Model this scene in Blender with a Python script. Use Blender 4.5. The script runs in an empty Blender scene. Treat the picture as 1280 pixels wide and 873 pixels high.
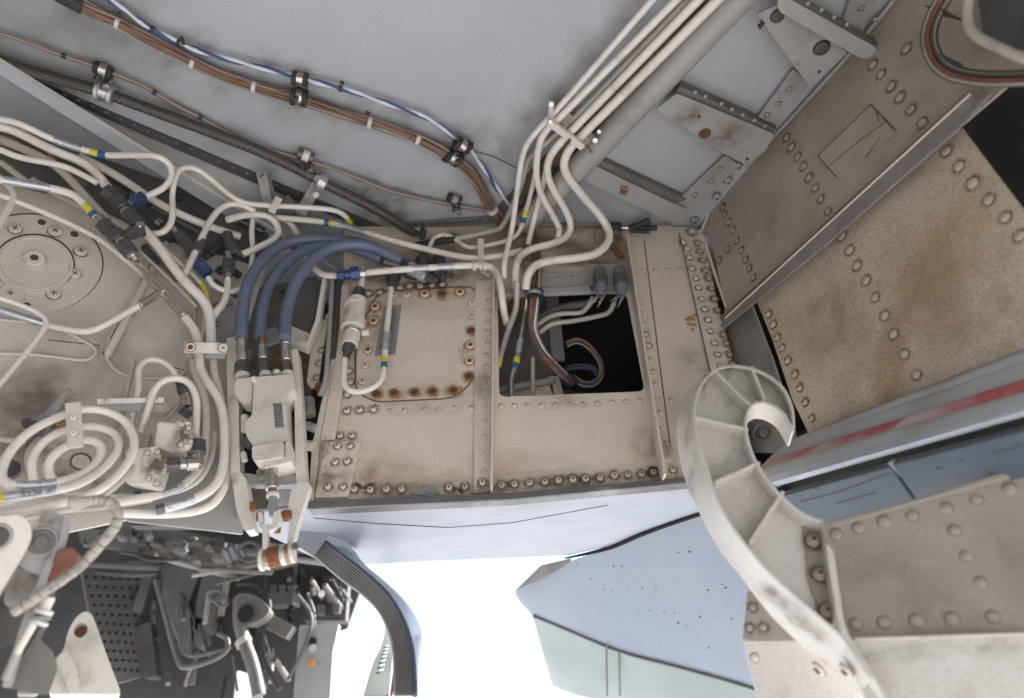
import bpy, bmesh, math, random
from mathutils import Vector, Matrix
from mathutils.geometry import tessellate_polygon
random.seed(7)
R = math.radians
scene = bpy.context.scene
col = scene.collection

# ------------------------------------------------------------------ camera
PIT = R(36.4); SP, CP = math.sin(PIT), math.cos(PIT); FPX = 853.0; CAMZ = 1.6
cam = bpy.data.cameras.new('camera'); camo = bpy.data.objects.new('camera', cam); col.objects.link(camo)
cam.sensor_width = 36.0; cam.lens = 36.0*FPX/1280.0
camo.location = (0, 0, CAMZ); camo.rotation_euler = (math.pi/2 + PIT, 0, 0)
cam.clip_start = 0.02; cam.clip_end = 2000
cam.dof.use_dof = True; cam.dof.focus_distance = 1.48; cam.dof.aperture_fstop = 1.7
scene.camera = camo

# ------------------------------------------------------------------ world, sun, exposure
SUN_EL, SUN_AZ = 40.0, 62.0        # azimuth from +Y towards +X
w = bpy.data.worlds.new("World"); scene.world = w; w.use_nodes = True
nt = w.node_tree; nt.nodes.clear()
sky = nt.nodes.new('ShaderNodeTexSky'); sky.sky_type = 'NISHITA'; sky.sun_disc = False
sky.sun_elevation = R(SUN_EL); sky.sun_rotation = R(SUN_AZ); sky.air_density = 1.0; sky.dust_density = 1.6
bg = nt.nodes.new('ShaderNodeBackground'); bg.inputs[1].default_value = 0.15
wo = nt.nodes.new('ShaderNodeOutputWorld'); nt.links.new(sky.outputs[0], bg.inputs[0]); nt.links.new(bg.outputs[0], wo.inputs[0])
sl = bpy.data.lights.new('sun', 'SUN'); sl.energy = 5.0; sl.angle = R(0.5); sl.color = (1, .97, .93)
so = bpy.data.objects.new('sun', sl); col.objects.link(so)
sd = Vector((math.sin(R(SUN_AZ))*math.cos(R(SUN_EL)), math.cos(R(SUN_AZ))*math.cos(R(SUN_EL)), math.sin(R(SUN_EL))))
so.rotation_euler = sd.to_track_quat('Z', 'Y').to_euler(); so.location = sd*20
vs = scene.view_settings
vs.view_transform = 'Standard'; vs.look = 'None'; vs.exposure = 1.82; vs.gamma = 1.0; vs.use_curve_mapping = False
scene.cycles.use_denoising = True
scene.cycles.max_bounces = 8; scene.cycles.diffuse_bounces = 5

# ------------------------------------------------------------------ geometry helpers
OFFZ = Vector((0, 0, CAMZ))
def ray(u, v):
    a = (u-640)/FPX; b = (436.5-v)/FPX
    return Vector((a, CP-SP*b, SP+CP*b))
class Pl:
    def __init__(s, n, p):
        s.n = Vector(n).normalized(); s.d = s.n.dot(Vector(p))
        if s.d > 0: s.n = -s.n; s.d = -s.d
def PD(u, v, d, _=0): return ray(u, v)*d               # d = depth along the view axis, camera at the origin
def P(u, v, pl, off=0.0):
    r = ray(u, v); return r*((pl.d+off)/pl.n.dot(r))
def plane3(a, b, c):
    A, B, C = PD(*a), PD(*b), PD(*c); return Pl((B-A).cross(C-A), A)
CE = Pl((0, 0, -1), (0, 0, 1.38))
BK = Pl((0, -1, 0), (0, 1.30, 0))
_l = Vector((-.89, -.49, 0)).normalized(); LW = Pl((_l.y, -_l.x, 0), (-.25, 1.50, 0))
_r = Vector((.253, -.615, 0)).normalized(); RW = Pl((_r.y, -_r.x, 0), (.506, 1.315, 0))
_a, _b, _c = P(392, 635, BK, .002), P(862, 605, BK, .002), PD(712, 697, 1.70)
BE = Pl((_b-_a).cross(_c-_a), _a)
def near(u, v, off=0.03):
    r = ray(u, v); t = 9
    for pl in (CE, BK, LW, RW):
        k = pl.n.dot(r)
        if k < -1e-4: t = min(t, pl.d/k)
    return r*(t-off)
def depth(p): return p.y*CP + p.z*SP
def pix(p):
    d = depth(p); return (640+FPX*p.x/d, 436.5-FPX*(p.z*CP-p.y*SP)/d)

def mk(name, verts, faces, mat, parent=None, smooth=False, bevel=0.0, mats=None, fmat=None, segs=1):
    c = sum((Vector(v) for v in verts), Vector())/len(verts)
    bm = bmesh.new()
    vv = [bm.verts.new(Vector(v)-c) for v in verts]
    for i, f in enumerate(faces):
        try: fc = bm.faces.new([vv[k] for k in f])
        except ValueError: continue
        if fmat: fc.material_index = fmat[i]
    bmesh.ops.recalc_face_normals(bm, faces=bm.faces)
    if bevel > 0:
        es = [e for e in bm.edges if len(e.link_faces) == 2 and e.calc_face_angle(0) > .5]
        bmesh.ops.bevel(bm, geom=es, offset=bevel, segments=segs, affect='EDGES', clamp_overlap=True)
    if smooth:
        for f in bm.faces: f.smooth = True
        if smooth == 'auto':
            for e in bm.edges:
                if len(e.link_faces) == 2 and e.calc_face_angle(0) > .6: e.smooth = False
    me = bpy.data.meshes.new(name); bm.to_mesh(me); bm.free()
    for m in (mats or [mat]): me.materials.append(m)
    o = bpy.data.objects.new(name, me); col.objects.link(o)
    wl = c+OFFZ
    if parent:
        o.parent = parent; o.location = wl-Vector(parent['wl'])
    else: o.location = wl
    o['wl'] = wl[:]
    return o
def tag(o, label=None, cat=None, group=None, kind=None):
    if label: o['label'] = label
    if cat: o['category'] = cat
    if group: o['group'] = group
    if kind: o['kind'] = kind
    return o
def thing(name, p, label, cat, group=None):
    o = bpy.data.objects.new(name, None); col.objects.link(o); o.empty_display_size = .02
    wl = Vector(p)+OFFZ; o.location = wl; o['wl'] = wl[:]
    return tag(o, label, cat, group)
def struct(o): o['kind'] = 'structure'; return o

def rnd(pts, r, n=4):                                   # round the corners of a pixel polygon
    out = []
    for i, p in enumerate(pts):
        a = Vector(pts[i-1][:2]); b = Vector(p[:2]); c = Vector(pts[(i+1) % len(pts)][:2])
        rr = p[2] if len(p) > 2 else r
        l1 = min(rr, (a-b).length*.48); l2 = min(rr, (c-b).length*.48)
        if l1 < .5: out.append(tuple(b)); continue
        s = b+(a-b).normalized()*l1; e = b+(c-b).normalized()*l2
        for k in range(n+1):
            t = k/n; out.append(tuple(s*(1-t)**2+b*2*t*(1-t)+e*t*t))
    return out
def prism(name, loop, back, mat, parent=None, bevel=0.0, holes=(), smooth=False, segs=1):
    """loop/holes: 3-D points of the front face; back: vector to the rear face"""
    loops = [list(loop)]+[list(h) for h in holes]
    tris = tessellate_polygon(loops)
    flat = [p for l in loops for p in l]; n = len(flat)
    verts = flat+[p+back for p in flat]
    faces = [tuple(t) for t in tris]+[tuple(k+n for k in reversed(t)) for t in tris]
    s = 0
    for l in loops:
        m = len(l)
        for i in range(m):
            a, b = s+i, s+(i+1) % m; faces.append((a, b, b+n, a+n))
        s += m
    return mk(name, verts, faces, mat, parent, bevel=bevel, smooth=smooth, segs=segs)
def plate(name, px, pl, off, th, mat, parent=None, bevel=.0012, holes=(), r=0, smooth=False, segs=1):
    pp = rnd(px, r) if r else px
    L = [P(q[0], q[1], pl, off) for q in pp]
    H = [[P(q[0], q[1], pl, off) for q in h] for h in holes]
    return prism(name, L, -pl.n*th, mat, parent, bevel, H, smooth, segs)
def bar(name, a, b, wv, hv, mat, parent=None, bevel=.001):  # box from a to b, wv / hv full side vectors
    vs_ = [e+wv*i*.5+hv*j*.5 for e in (a, b) for i, j in ((-1, -1), (1, -1), (1, 1), (-1, 1))]
    return mk(name, vs_, [(0, 1, 2, 3), (7, 6, 5, 4), (0, 4, 5, 1), (1, 5, 6, 2), (2, 6, 7, 3), (3, 7, 4, 0)], mat, parent, bevel=bevel)
def pbar(name, a, b, wpx, th, mat, parent=None, pl=None, off=0.03, bevel=.001):   # strip between two pixels, width in pixels, thickness in metres
    f = (lambda u, v, o: P(u, v, pl, o)) if pl else near
    A = f(a[0], a[1], a[2] if len(a) > 2 else off); B = f(b[0], b[1], b[2] if len(b) > 2 else off)
    n = pl.n if pl else -((A+B)/2).normalized()
    wv = (B-A).cross(n).normalized()*wpx*depth((A+B)/2)/FPX
    return bar(name, A-n*th/2, B-n*th/2, wv, n*th, mat, parent, bevel)

def fillet(pts, mx, step=.012):
    out = [pts[0]]
    def go(q):
        L = (q-out[-1]).length; n = max(1, int(L/step))
        s = out[-1]
        for k in range(1, n+1): out.append(s.lerp(q, k/n))
    for i in range(1, len(pts)-1):
        a, b, c = pts[i-1], pts[i], pts[i+1]
        l1 = min(mx, (a-b).length*.5); l2 = min(mx, (c-b).length*.5)
        s = b+(a-b).normalized()*l1; e = b+(c-b).normalized()*l2
        if (s-out[-1]).length > 1e-5: go(s)
        for k in range(1, 7):
            t = k/6; out.append(s*(1-t)**2+b*2*t*(1-t)+e*t*t)
    if (pts[-1]-out[-1]).length > 1e-5: go(pts[-1])
    return out
def sweep(path, r, sides=12, rfun=None):
    n = len(path); T = []
    for i in range(n):
        a = path[max(0, i-1)]; b = path[min(n-1, i+1)]; T.append((b-a).normalized())
    up = Vector((0, 0, 1)) if abs(T[0].z) < .9 else Vector((1, 0, 0))
    N = (up-T[0]*up.dot(T[0])).normalized(); verts = []; frames = []
    for i in range(n):
        N = (N-T[i]*N.dot(T[i])).normalized(); B = T[i].cross(N); frames.append((N.copy(), B))
        for k in range(sides):
            a = 2*math.pi*k/sides; rr = rfun(i, k) if rfun else r
            verts.append(path[i]+(N*math.cos(a)+B*math.sin(a))*rr)
    faces = []
    for i in range(n-1):
        for k in range(sides):
            a = i*sides+k; b = i*sides+(k+1) % sides; faces.append((a, b, b+sides, a+sides))
    faces.append(tuple(range(sides))); faces.append(tuple((n-1)*sides+k for k in reversed(range(sides))))
    return verts, faces, frames
class Path:
    def __init__(s, pts): s.p = pts
    def idx(s, uv):
        return min(range(len(s.p)), key=lambda i: (pix(s.p[i])[0]-uv[0])**2+(pix(s.p[i])[1]-uv[1])**2)
    def sub(s, a, b):
        i, j = sorted((s.idx(a), s.idx(b)))
        if j == i: j = min(i+1, len(s.p)-1); i = j-1
        return s.p[i:j+1]
def path3(px, off=.03, mx=.06, f=None, step=.012):
    f = f or near
    return Path(fillet([f(q[0], q[1], q[2] if len(q) > 2 else off) for q in px], mx, step))
def rpx(path, r): return r*sum(depth(q) for q in path.p)/len(path.p)/FPX
def tube(name, px, r, mat, label=None, cat='pipe', group=None, off=.03, mx=.06, parent=None, f=None, sides=12, path=None, bands=(), step=.012):
    pa = path or path3(px, off, mx, f, step)
    rm = rpx(pa, r)
    v, fc, _ = sweep(pa.p, rm, sides)
    o = mk(name, v, fc, mat, parent, smooth='auto')
    if label: tag(o, label, cat, group)
    for bn in bands:
        sp = pa.sub(bn[0], bn[1]); v, fc, _ = sweep(sp, rm*(bn[4] if len(bn) > 4 else 1.06), sides)
        mk(bn[3], v, fc, bn[2], parent or o, smooth='auto')
    o_path[o.name] = pa
    return o
o_path = {}
def cyl(name, a, b, r0, r1=None, mat=None, parent=None, sides=20, bevel=0.0, smooth='auto'):
    r1 = r0 if r1 is None else r1
    T = (b-a).normalized(); up = Vector((0, 0, 1)) if abs(T.z) < .9 else Vector((1, 0, 0))
    N = (up-T*up.dot(T)).normalized(); B = T.cross(N)
    v = [c+(N*math.cos(t*2*math.pi/sides)+B*math.sin(t*2*math.pi/sides))*q for c, q in ((a, r0), (b, r1)) for t in range(sides)]
    f = [(k, (k+1) % sides, (k+1) % sides+sides, k+sides) for k in range(sides)]+[tuple(range(sides)), tuple(reversed(range(sides, 2*sides)))]
    return mk(name, v, f, mat, parent, smooth=smooth if sides > 8 else False, bevel=bevel)
def pcyl(name, a, b, r0, mat, parent=None, r1=None, off=.05, sides=20, bevel=0.0, f=None):
    f = f or near
    A = f(a[0], a[1], a[2] if len(a) > 2 else off); B = f(b[0], b[1], b[2] if len(b) > 2 else off)
    return cyl(name, A, B, r0*depth(A)/FPX, (r1 if r1 is not None else r0)*depth(B)/FPX, mat, parent, sides, bevel)
def patch(name, rows, th, mat, parent=None, smooth=True):   # rows of 3-D points; th = thickness vector
    n, m = len(rows), len(rows[0]); fl = [p for r_ in rows for p in r_]; N = n*m
    verts = fl+[p+th for p in fl]; f = []
    for i in range(n-1):
        for j in range(m-1):
            a = i*m+j; f += [(a, a+1, a+m+1, a+m), (a+N+m, a+N+m+1, a+N+1, a+N)]
    edge = [j for j in range(m)]+[i*m+m-1 for i in range(1, n)]+[(n-1)*m+j for j in range(m-2, -1, -1)]+[i*m for i in range(n-2, 0, -1)]
    for k in range(len(edge)):
        a, b = edge[k], edge[(k+1) % len(edge)]; f.append((a, b, b+N, a+N))
    return mk(name, verts, f, mat, parent, smooth='auto' if smooth else False)
def catmull(pts, n):
    pts = [Vector(p) for p in pts]; L = [0]
    for a, b in zip(pts, pts[1:]): L.append(L[-1]+(b-a).length)
    out = []
    for k in range(n):
        s = L[-1]*k/(n-1); i = 0
        while i < len(pts)-2 and L[i+1] < s: i += 1
        t = (s-L[i])/max(1e-9, L[i+1]-L[i])
        p0, p1, p2, p3 = pts[max(0, i-1)], pts[i], pts[i+1], pts[min(len(pts)-1, i+2)]
        out.append(.5*((2*p1)+(p2-p0)*t+(2*p0-5*p1+4*p2-p3)*t*t+(3*p1-p0-3*p2+p3)*t**3))
    return out

# ------------------------------------------------------------------ materials
def paint(name, c, c2=None, amt=.5, ms=6, speck=0.0, sc=(.12, .07, .03), ss=260, rough=.55, bump=.15, bs=220, metal=0.0,
          c3=None, s3=2.0, a3=.0, lo3=.5, stretch=None, coat=0.0, thr=.62):
    m = bpy.data.materials.new(name); m.use_nodes = True; t = m.node_tree; N = t.nodes; L = t.links
    b = N['Principled BSDF']; tc = N.new('ShaderNodeTexCoord'); src = tc.outputs['Object']
    if stretch:
        mp = N.new('ShaderNodeMapping'); mp.inputs['Scale'].default_value = stretch; L.new(src, mp.inputs[0]); src = mp.outputs[0]
    def noise(scale, detail=5, rg=.6):
        n = N.new('ShaderNodeTexNoise'); n.inputs['Scale'].default_value = scale; n.inputs['Detail'].default_value = detail
        n.inputs['Roughness'].default_value = rg; L.new(src, n.inputs['Vector']); return n.outputs['Fac']
    def ramp(f, a, bb, k):
        r_ = N.new('ShaderNodeMapRange'); r_.inputs[1].default_value = a; r_.inputs[2].default_value = bb; r_.inputs[4].default_value = k
        L.new(f, r_.inputs[0]); return r_.outputs[0]
    def mix(f, A, B):
        x = N.new('ShaderNodeMix'); x.data_type = 'RGBA'; L.new(f, x.inputs[0])
        for s_, q in ((6, A), (7, B)):
            if isinstance(q, tuple): x.inputs[s_].default_value = (*q, 1)
            else: L.new(q, x.inputs[s_])
        return x.outputs[2]
    cur = c
    if c2: cur = mix(ramp(noise(ms), .35, .68, amt), cur, c2)
    if c3: cur = mix(ramp(noise(s3, 7, .62), lo3, lo3+.2, a3), cur, c3)
    if speck: cur = mix(ramp(noise(ss, 2, .7), thr, thr+.08, speck), cur, sc)
    if isinstance(cur, tuple): b.inputs['Base Color'].default_value = (*cur, 1)
    else: L.new(cur, b.inputs['Base Color'])
    b.inputs['Roughness'].default_value = rough; b.inputs['Metallic'].default_value = metal
    if coat: b.inputs['Coat Weight'].default_value = coat
    if bump:
        bp = N.new('ShaderNodeBump'); bp.inputs['Strength'].default_value = bump; bp.inputs['Distance'].default_value = .001
        L.new(noise(bs, 4), bp.inputs['Height']); L.new(bp.outputs[0], b.inputs['Normal'])
        rr = N.new('ShaderNodeMapRange'); rr.inputs[1].default_value = .3; rr.inputs[2].default_value = .7
        rr.inputs[3].default_value = max(0, rough-.12); rr.inputs[4].default_value = min(1, rough+.12)
        L.new(noise(9), rr.inputs[0]); L.new(rr.outputs[0], b.inputs['Roughness'])
    return m
M = {}
M['ceil'] = paint('ceiling_paint', (.395, .412, .435), (.34, .355, .38), .8, 2.2, .55, (.15, .15, .155), 330, .5, .25, c3=(.24, .22, .20), s3=2.5, a3=.3, lo3=.62)
M['frame'] = paint('grey_frame_paint', (0.344, 0.336, 0.328), (0.271, 0.254, 0.238), .7, 9, .35, (.13, .1, .08), 220, .5, .25, c3=(.2, .16, .12), s3=7, a3=.6, lo3=.56)
M['beige'] = paint('beige_panel_paint', (.70, .63, .535), (.61, .54, .445), .6, 9, .65, (.28, .205, .14), 480, .42, .3, c3=(.46, .375, .28), s3=7, a3=.35, lo3=.61, thr=.53)
M['wall'] = paint('left_wall_paint', (.66, .615, .55), (.56, .51, .445), .7, 5, .5, (.28, .22, .17), 420, .45, .25, c3=(.38, .32, .26), s3=6, a3=.5, lo3=.58, thr=.54)
M['brown'] = paint('stained_panel_paint', (.58, .50, .395), (.50, .41, .30), .8, 5, .75, (.17, .115, .065), 430, .6, .35, c3=(.43, .30, .16), s3=3.6, a3=.55, lo3=.52, thr=.51)
M['upper'] = paint('upper_side_paint', (.43, .375, .315), (.35, .30, .245), .8, 5, .5, (.16, .12, .085), 430, .5, .3, c3=(.27, .22, .17), s3=4, a3=.5, lo3=.54, thr=.53)
M['door'] = paint('door_inner_paint', (.31, .275, .235), (.26, .225, .19), .7, 6, .5, (.17, .14, .11), 420, .42, .25, c3=(.36, .335, .30), s3=5, a3=.5, lo3=.6, thr=.53)
M['white'] = paint('white_pipe_paint', (.73, .69, .63), (.60, .555, .495), .6, 14, .5, (.22, .16, .12), 300, .25, .12, c3=(.28, .225, .17), s3=16, a3=.65, lo3=.57, coat=.15)
M['tan'] = paint('tan_pipe_paint', (0.450, 0.414, 0.369), (0.342, 0.306, 0.261), .6, 16, .3, (.2, .15, .1), 240, .4, .12, c3=(.26, .2, .15), s3=20, a3=.6, lo3=.57)
M['cast'] = paint('white_casting_paint', (.68, .645, .585), (.55, .51, .45), .6, 10, .55, (.22, .16, .11), 300, .36, .25, c3=(.28, .21, .15), s3=13, a3=.7, lo3=.575)
M['arm'] = paint('arm_paint', (.62, .595, .555), (.52, .485, .44), .6, 6, .45, (.28, .21, .15), 400, .36, .25, thr=.54, c3=(.36, .28, .20), s3=8, a3=.6, lo3=.58)
M['fit'] = paint('dark_anodised_fitting', (.085, .080, .088), (.17, .155, .15), .7, 45, .5, (.25, .23, .21), 300, rough=.3, bump=.15, metal=.6)
M['navy'] = paint('navy_anodised_fitting', (.03, .07, .19), (.09, .12, .2), .6, 40, .5, (.3, .3, .3), 200, rough=.35, bump=.1, metal=.5)
M['steel'] = paint('dull_steel', (.56, .54, .51), (.36, .32, .28), .7, 40, .4, (.15, .09, .05), 200, rough=.22, bump=.08, metal=.9)
M['brass'] = paint('discoloured_brass', (.36, .24, .13), (.22, .13, .07), .7, 50, 0, rough=.4, bump=.1, metal=.7)
M['hose'] = paint('blue_rubber_hose', (.10, .125, .185), (.135, .165, .225), .6, 12, .4, (.3, .32, .36), 200, .4, .12)
M['black'] = paint('black_rubber', (.018, .018, .02), (.05, .045, .04), .5, 50, 0, rough=.6, bump=.3)
M['void'] = paint('shade_black', (.012, .012, .013), None, rough=.9, bump=0)  # near-black for gaps and openings, their deep shade put into the colour
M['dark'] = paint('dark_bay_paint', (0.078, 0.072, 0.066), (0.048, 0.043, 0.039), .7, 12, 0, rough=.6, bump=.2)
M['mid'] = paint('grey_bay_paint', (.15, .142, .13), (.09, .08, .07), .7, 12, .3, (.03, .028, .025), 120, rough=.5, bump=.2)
M['mudw'] = paint('dusty_beige_bay', (0.240, 0.216, 0.186), (0.132, 0.114, 0.096), .8, 30, .5, (.08, .07, .06), 60, rough=.6, bump=.4)
M['rust'] = paint('rust', (.24, .085, .022), (.10, .038, .018), .8, 150, .5, (.42, .20, .055), 260, .8, .6)
M['braid'] = paint('braided_hose', (.055, .048, .043), (.12, .105, .09), .9, 350, .6, (.30, .27, .23), 420, .4, .5, bs=380, metal=.5)
M['yellow'] = paint('yellow_band', (.66, .55, .04), (.5, .42, .1), .5, 60, rough=.4, bump=0)
M['bandblue'] = paint('blue_band', (.015, .10, .22), (.03, .16, .3), .5, 60, rough=.4, bump=0)
M['sleeve'] = paint('metallic_label_sleeve', (.52, .53, .55), (.40, .41, .44), .6, 60, .6, (.08, .08, .09), 160, rough=.3, bump=.1, metal=.6, thr=.58)
M['wbrown'] = paint('brown_wire', (.17, .105, .07), (.24, .16, .11), .7, 60, rough=.5, bump=.1)
M['wred'] = paint('red_brown_wire', (.17, .05, .03), (.24, .09, .06), .7, 60, rough=.5, bump=.1)
M['wgrey'] = paint('grey_white_wire', (.34, .31, .27), (.24, .21, .18), .7, 60, rough=.5, bump=.1)
M['wdark'] = paint('dark_wire', (.05, .045, .04), (.1, .09, .08), .7, 60, rough=.5, bump=.1)
M['wwhite'] = paint('white_wire', (.62, .64, .68), (.5, .52, .56), .7, 60, rough=.4, bump=0)
M['wblue'] = paint('blue_wire', (.035, .065, .17), (.06, .10, .22), .7, 60, rough=.4, bump=0)
M['flange'] = paint('dirty_flange_paint', (.235, .215, .20), (.17, .15, .135), .8, 14, .7, (.07, .055, .045), 200, .45, .35, c3=(.33, .31, .29), s3=10, a3=.6, lo3=.6)
M['skin'] = paint('blue_grey_skin', (.305, .33, .37), (.26, .285, .325), .6, 5, .3, (.15, .15, .17), 200, .34, .1, c3=(.36, .35, .34), s3=6, a3=.5, lo3=.58, stretch=(1, 3, 1))
M['nac'] = paint('nacelle_blue_grey', (.20, .235, .285), (.17, .205, .255), .6, 2.5, .10, (.1, .08, .08), 60, .34, .03, c3=(.235, .26, .295), s3=3, a3=.5, lo3=.48)
M['green'] = paint('pale_green_grey', (0.276, 0.318, 0.312), (0.228, 0.270, 0.264), .6, 5, .1, (.25, .3, .3), 60, rough=.4, bump=.05)
M['bstrip'] = paint('blue_strip_paint', (.06, .08, .105), (.085, .105, .13), .6, 20, .4, (.04, .05, .06), 200, .4, .4, bs=90, c3=(.14, .17, .20), s3=25, a3=.6, lo3=.62)
M['lip'] = paint('worn_lip_metal', (.20, .195, .20), (.11, .10, .10), .7, 18, .5, (.06, .04, .035), 200, .35, .3, metal=.5, stretch=(.3, .3, 1), c3=(.40, .38, .36), s3=26, a3=.8, lo3=.58)
M['red'] = paint('worn_red_stripe', (.33, .05, .055), (.34, .17, .16), .8, 14, .5, (.42, .39, .36), 90, .45, .15, c3=(.42, .40, .385), s3=8, a3=1.0, lo3=.43, stretch=(1, .6, 1.8))
M['placard'] = paint('grey_placard', (.20, .205, .205), (.28, .28, .27), .6, 40, .3, (.45, .44, .42), 200, rough=.5, bump=.1)
M['ink'] = paint('dark_print', (.06, .06, .065), None, rough=.5, bump=0)
M['grime'] = paint('grime_line', (.075, .055, .04), None, rough=.8, bump=0)
M['tape'] = paint('wrapped_tape', (.40, .38, .345), (.27, .235, .20), .8, 45, .7, (.10, .07, .05), 200, .55, .6, bs=90, c3=(.16, .125, .10), s3=35, a3=.8, lo3=.55)
M['sealant'] = paint('grey_sealant', (.26, .27, .25), (.17, .18, .17), .7, 60, rough=.6, bump=.5)
M['tie'] = paint('clear_cable_tie', (.55, .53, .5), None, rough=.4, bump=0)
M['orange'] = paint('orange_sticker', (.45, .24, .08), None, rough=.5, bump=0)
M['concrete'] = paint('apron_concrete', (.42, .41, .40), (.35, .34, .33), .6, .4, rough=.85, bump=0)
M['rib'] = paint('grey_rubber_seal', (.17, .155, .14), (.23, .21, .19), .6, 30, rough=.5, bump=.15)
M['boot'] = paint('weathered_rubber_boot', (.12, .13, .16), (.19, .2, .23), .6, 20, rough=.45, bump=.2)
M['dull'] = paint('matt_green_grey', (.085, .095, .09), (.06, .068, .066), .6, 12, rough=.9, bump=0); M['dull'].node_tree.nodes['Principled BSDF'].inputs['Specular IOR Level'].default_value = .1
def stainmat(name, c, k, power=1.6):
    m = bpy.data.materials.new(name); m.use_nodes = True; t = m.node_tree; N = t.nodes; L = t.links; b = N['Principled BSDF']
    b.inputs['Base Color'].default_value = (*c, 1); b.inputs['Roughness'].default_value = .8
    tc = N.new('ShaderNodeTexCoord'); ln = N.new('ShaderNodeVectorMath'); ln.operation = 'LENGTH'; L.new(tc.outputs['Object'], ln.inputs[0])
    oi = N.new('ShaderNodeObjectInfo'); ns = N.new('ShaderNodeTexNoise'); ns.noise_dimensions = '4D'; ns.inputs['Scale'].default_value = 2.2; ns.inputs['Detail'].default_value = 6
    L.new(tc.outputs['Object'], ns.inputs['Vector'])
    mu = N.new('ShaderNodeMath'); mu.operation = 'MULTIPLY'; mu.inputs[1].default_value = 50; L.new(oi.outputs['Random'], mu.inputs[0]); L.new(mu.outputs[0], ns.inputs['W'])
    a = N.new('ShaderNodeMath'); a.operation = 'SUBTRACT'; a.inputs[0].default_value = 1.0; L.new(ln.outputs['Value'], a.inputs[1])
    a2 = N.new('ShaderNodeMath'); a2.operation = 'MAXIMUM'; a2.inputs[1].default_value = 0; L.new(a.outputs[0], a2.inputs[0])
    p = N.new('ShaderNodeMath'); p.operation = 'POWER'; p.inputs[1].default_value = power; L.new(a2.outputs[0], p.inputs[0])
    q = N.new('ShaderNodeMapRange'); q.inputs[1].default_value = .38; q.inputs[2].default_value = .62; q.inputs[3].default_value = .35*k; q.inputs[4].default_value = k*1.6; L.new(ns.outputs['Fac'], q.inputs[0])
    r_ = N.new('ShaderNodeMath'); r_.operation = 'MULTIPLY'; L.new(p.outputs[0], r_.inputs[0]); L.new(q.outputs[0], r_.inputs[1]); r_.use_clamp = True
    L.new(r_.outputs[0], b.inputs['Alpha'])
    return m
M['st_rust'] = stainmat('rust_stain', (.42, .20, .045), 1.25, 1.3)
M['st_dirt'] = stainmat('dirt_stain', (.12, .085, .055), 1.0, 1.1)
M['st_soft'] = stainmat('soft_grime_shade_smudge', (.24, .20, .16), .2, 1.0)
M['st_big'] = stainmat('brown_discolouration', (.36, .25, .15), .28, 1.0)
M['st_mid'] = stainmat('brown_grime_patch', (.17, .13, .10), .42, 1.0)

# ------------------------------------------------------------------ fastener meshes (shared)
def lathe_mesh(name, prof, mats, fm, n=12, extra=None):
    bm = bmesh.new(); rings = []
    for r_, z in prof:
        rings.append([bm.verts.new((r_*math.cos(2*math.pi*k/n), r_*math.sin(2*math.pi*k/n), z)) for k in range(n)] if r_ > 0 else [bm.verts.new((0, 0, z))])
    for i in range(len(rings)-1):
        A, B = rings[i], rings[i+1]
        for k in range(n):
            q = [A[k], A[(k+1) % n], B[(k+1) % n], B[k]] if len(B) > 1 else [A[k], A[(k+1) % n], B[0]]
            f = bm.faces.new(q); f.material_index = fm[i]; f.smooth = True
    if extra:
        for (x0, y0, x1, y1, z0, z1) in extra:
            g = bmesh.ops.create_cube(bm, size=1)['verts']
            for v in g: v.co = Vector(((x0+x1)/2+v.co.x*(x1-x0), (y0+y1)/2+v.co.y*(y1-y0), (z0+z1)/2+v.co.z*(z1-z0)))
            for f in {f for v in g for f in v.link_faces}: f.material_index = 1
    for e in bm.edges:
        if len(e.link_faces) == 2 and e.calc_face_angle(0) > .7: e.smooth = False
    me = bpy.data.meshes.new(name); bm.to_mesh(me); bm.free()
    for m in mats: me.materials.append(m)
    return me
def fam(base):
    dome = [(1.14, -.02), (1.1, .03), (1.0, .03), (.9, .2), (.68, .32), (.38, .39), (0, .41)]
    return {
      'dome': lathe_mesh('rivet', dome, [M[base], M['grime']], [1, 1, 0, 0, 0, 0]),
      'flush': lathe_mesh('rivet', [(1.1, -.02), (1.08, .02), (1, .02), (.96, .12), (0, .14)], [M[base], M['grime']], [1, 1, 0, 0]),
      'bolt': lathe_mesh('bolt', [(1.25, -.02), (1.2, .04), (1, .04), (1, .55), (.85, .7), (.62, .7), (.58, 1.05), (.45, 1.1), (.36, 1.1), (.32, .8), (0, .8)], [M[base], M['grime'], M['grime']], [1, 1, 0, 0, 0, 0, 0, 0, 1, 1]),
      'screw': lathe_mesh('screw', [(1.15, -.02), (1.1, .04), (1, .04), (1, .3), (.85, .42), (.5, .46), (0, .46)], [M[base], M['grime']], [1, 1, 0, 0, 0, 0], 14, [(-.5, -.1, .5, .1, .3, .475), (-.1, -.5, .1, .5, .3, .477)]),
      'rscrew': lathe_mesh('screw', [(1.15, -.02), (1.1, .04), (1, .04), (1, .35), (.85, .5), (.6, .5), (.45, .2), (0, .15)], [M[base], M['rust']], [1, 1, 0, 0, 0, 1, 1], 14),
      'rusty': lathe_mesh('screw', [(1.15, -.02), (1.1, .04), (1, .04), (1, .35), (.85, .5), (.6, .5), (.45, .2), (0, .15)], [M['rust'], M['grime']], [0, 0, 0, 0, 0, 1, 1], 14)}
FAM = {k: fam(k) for k in ('beige', 'brown', 'upper', 'door', 'frame', 'wall', 'cast', 'arm', 'ceil', 'mid', 'dark', 'bstrip')}
_d = bpy.data.meshes.new('stain'); _bm = bmesh.new(); bmesh.ops.create_circle(_bm, cap_ends=True, segments=20, radius=1.0); _bm.to_mesh(_d); _bm.free()
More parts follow.
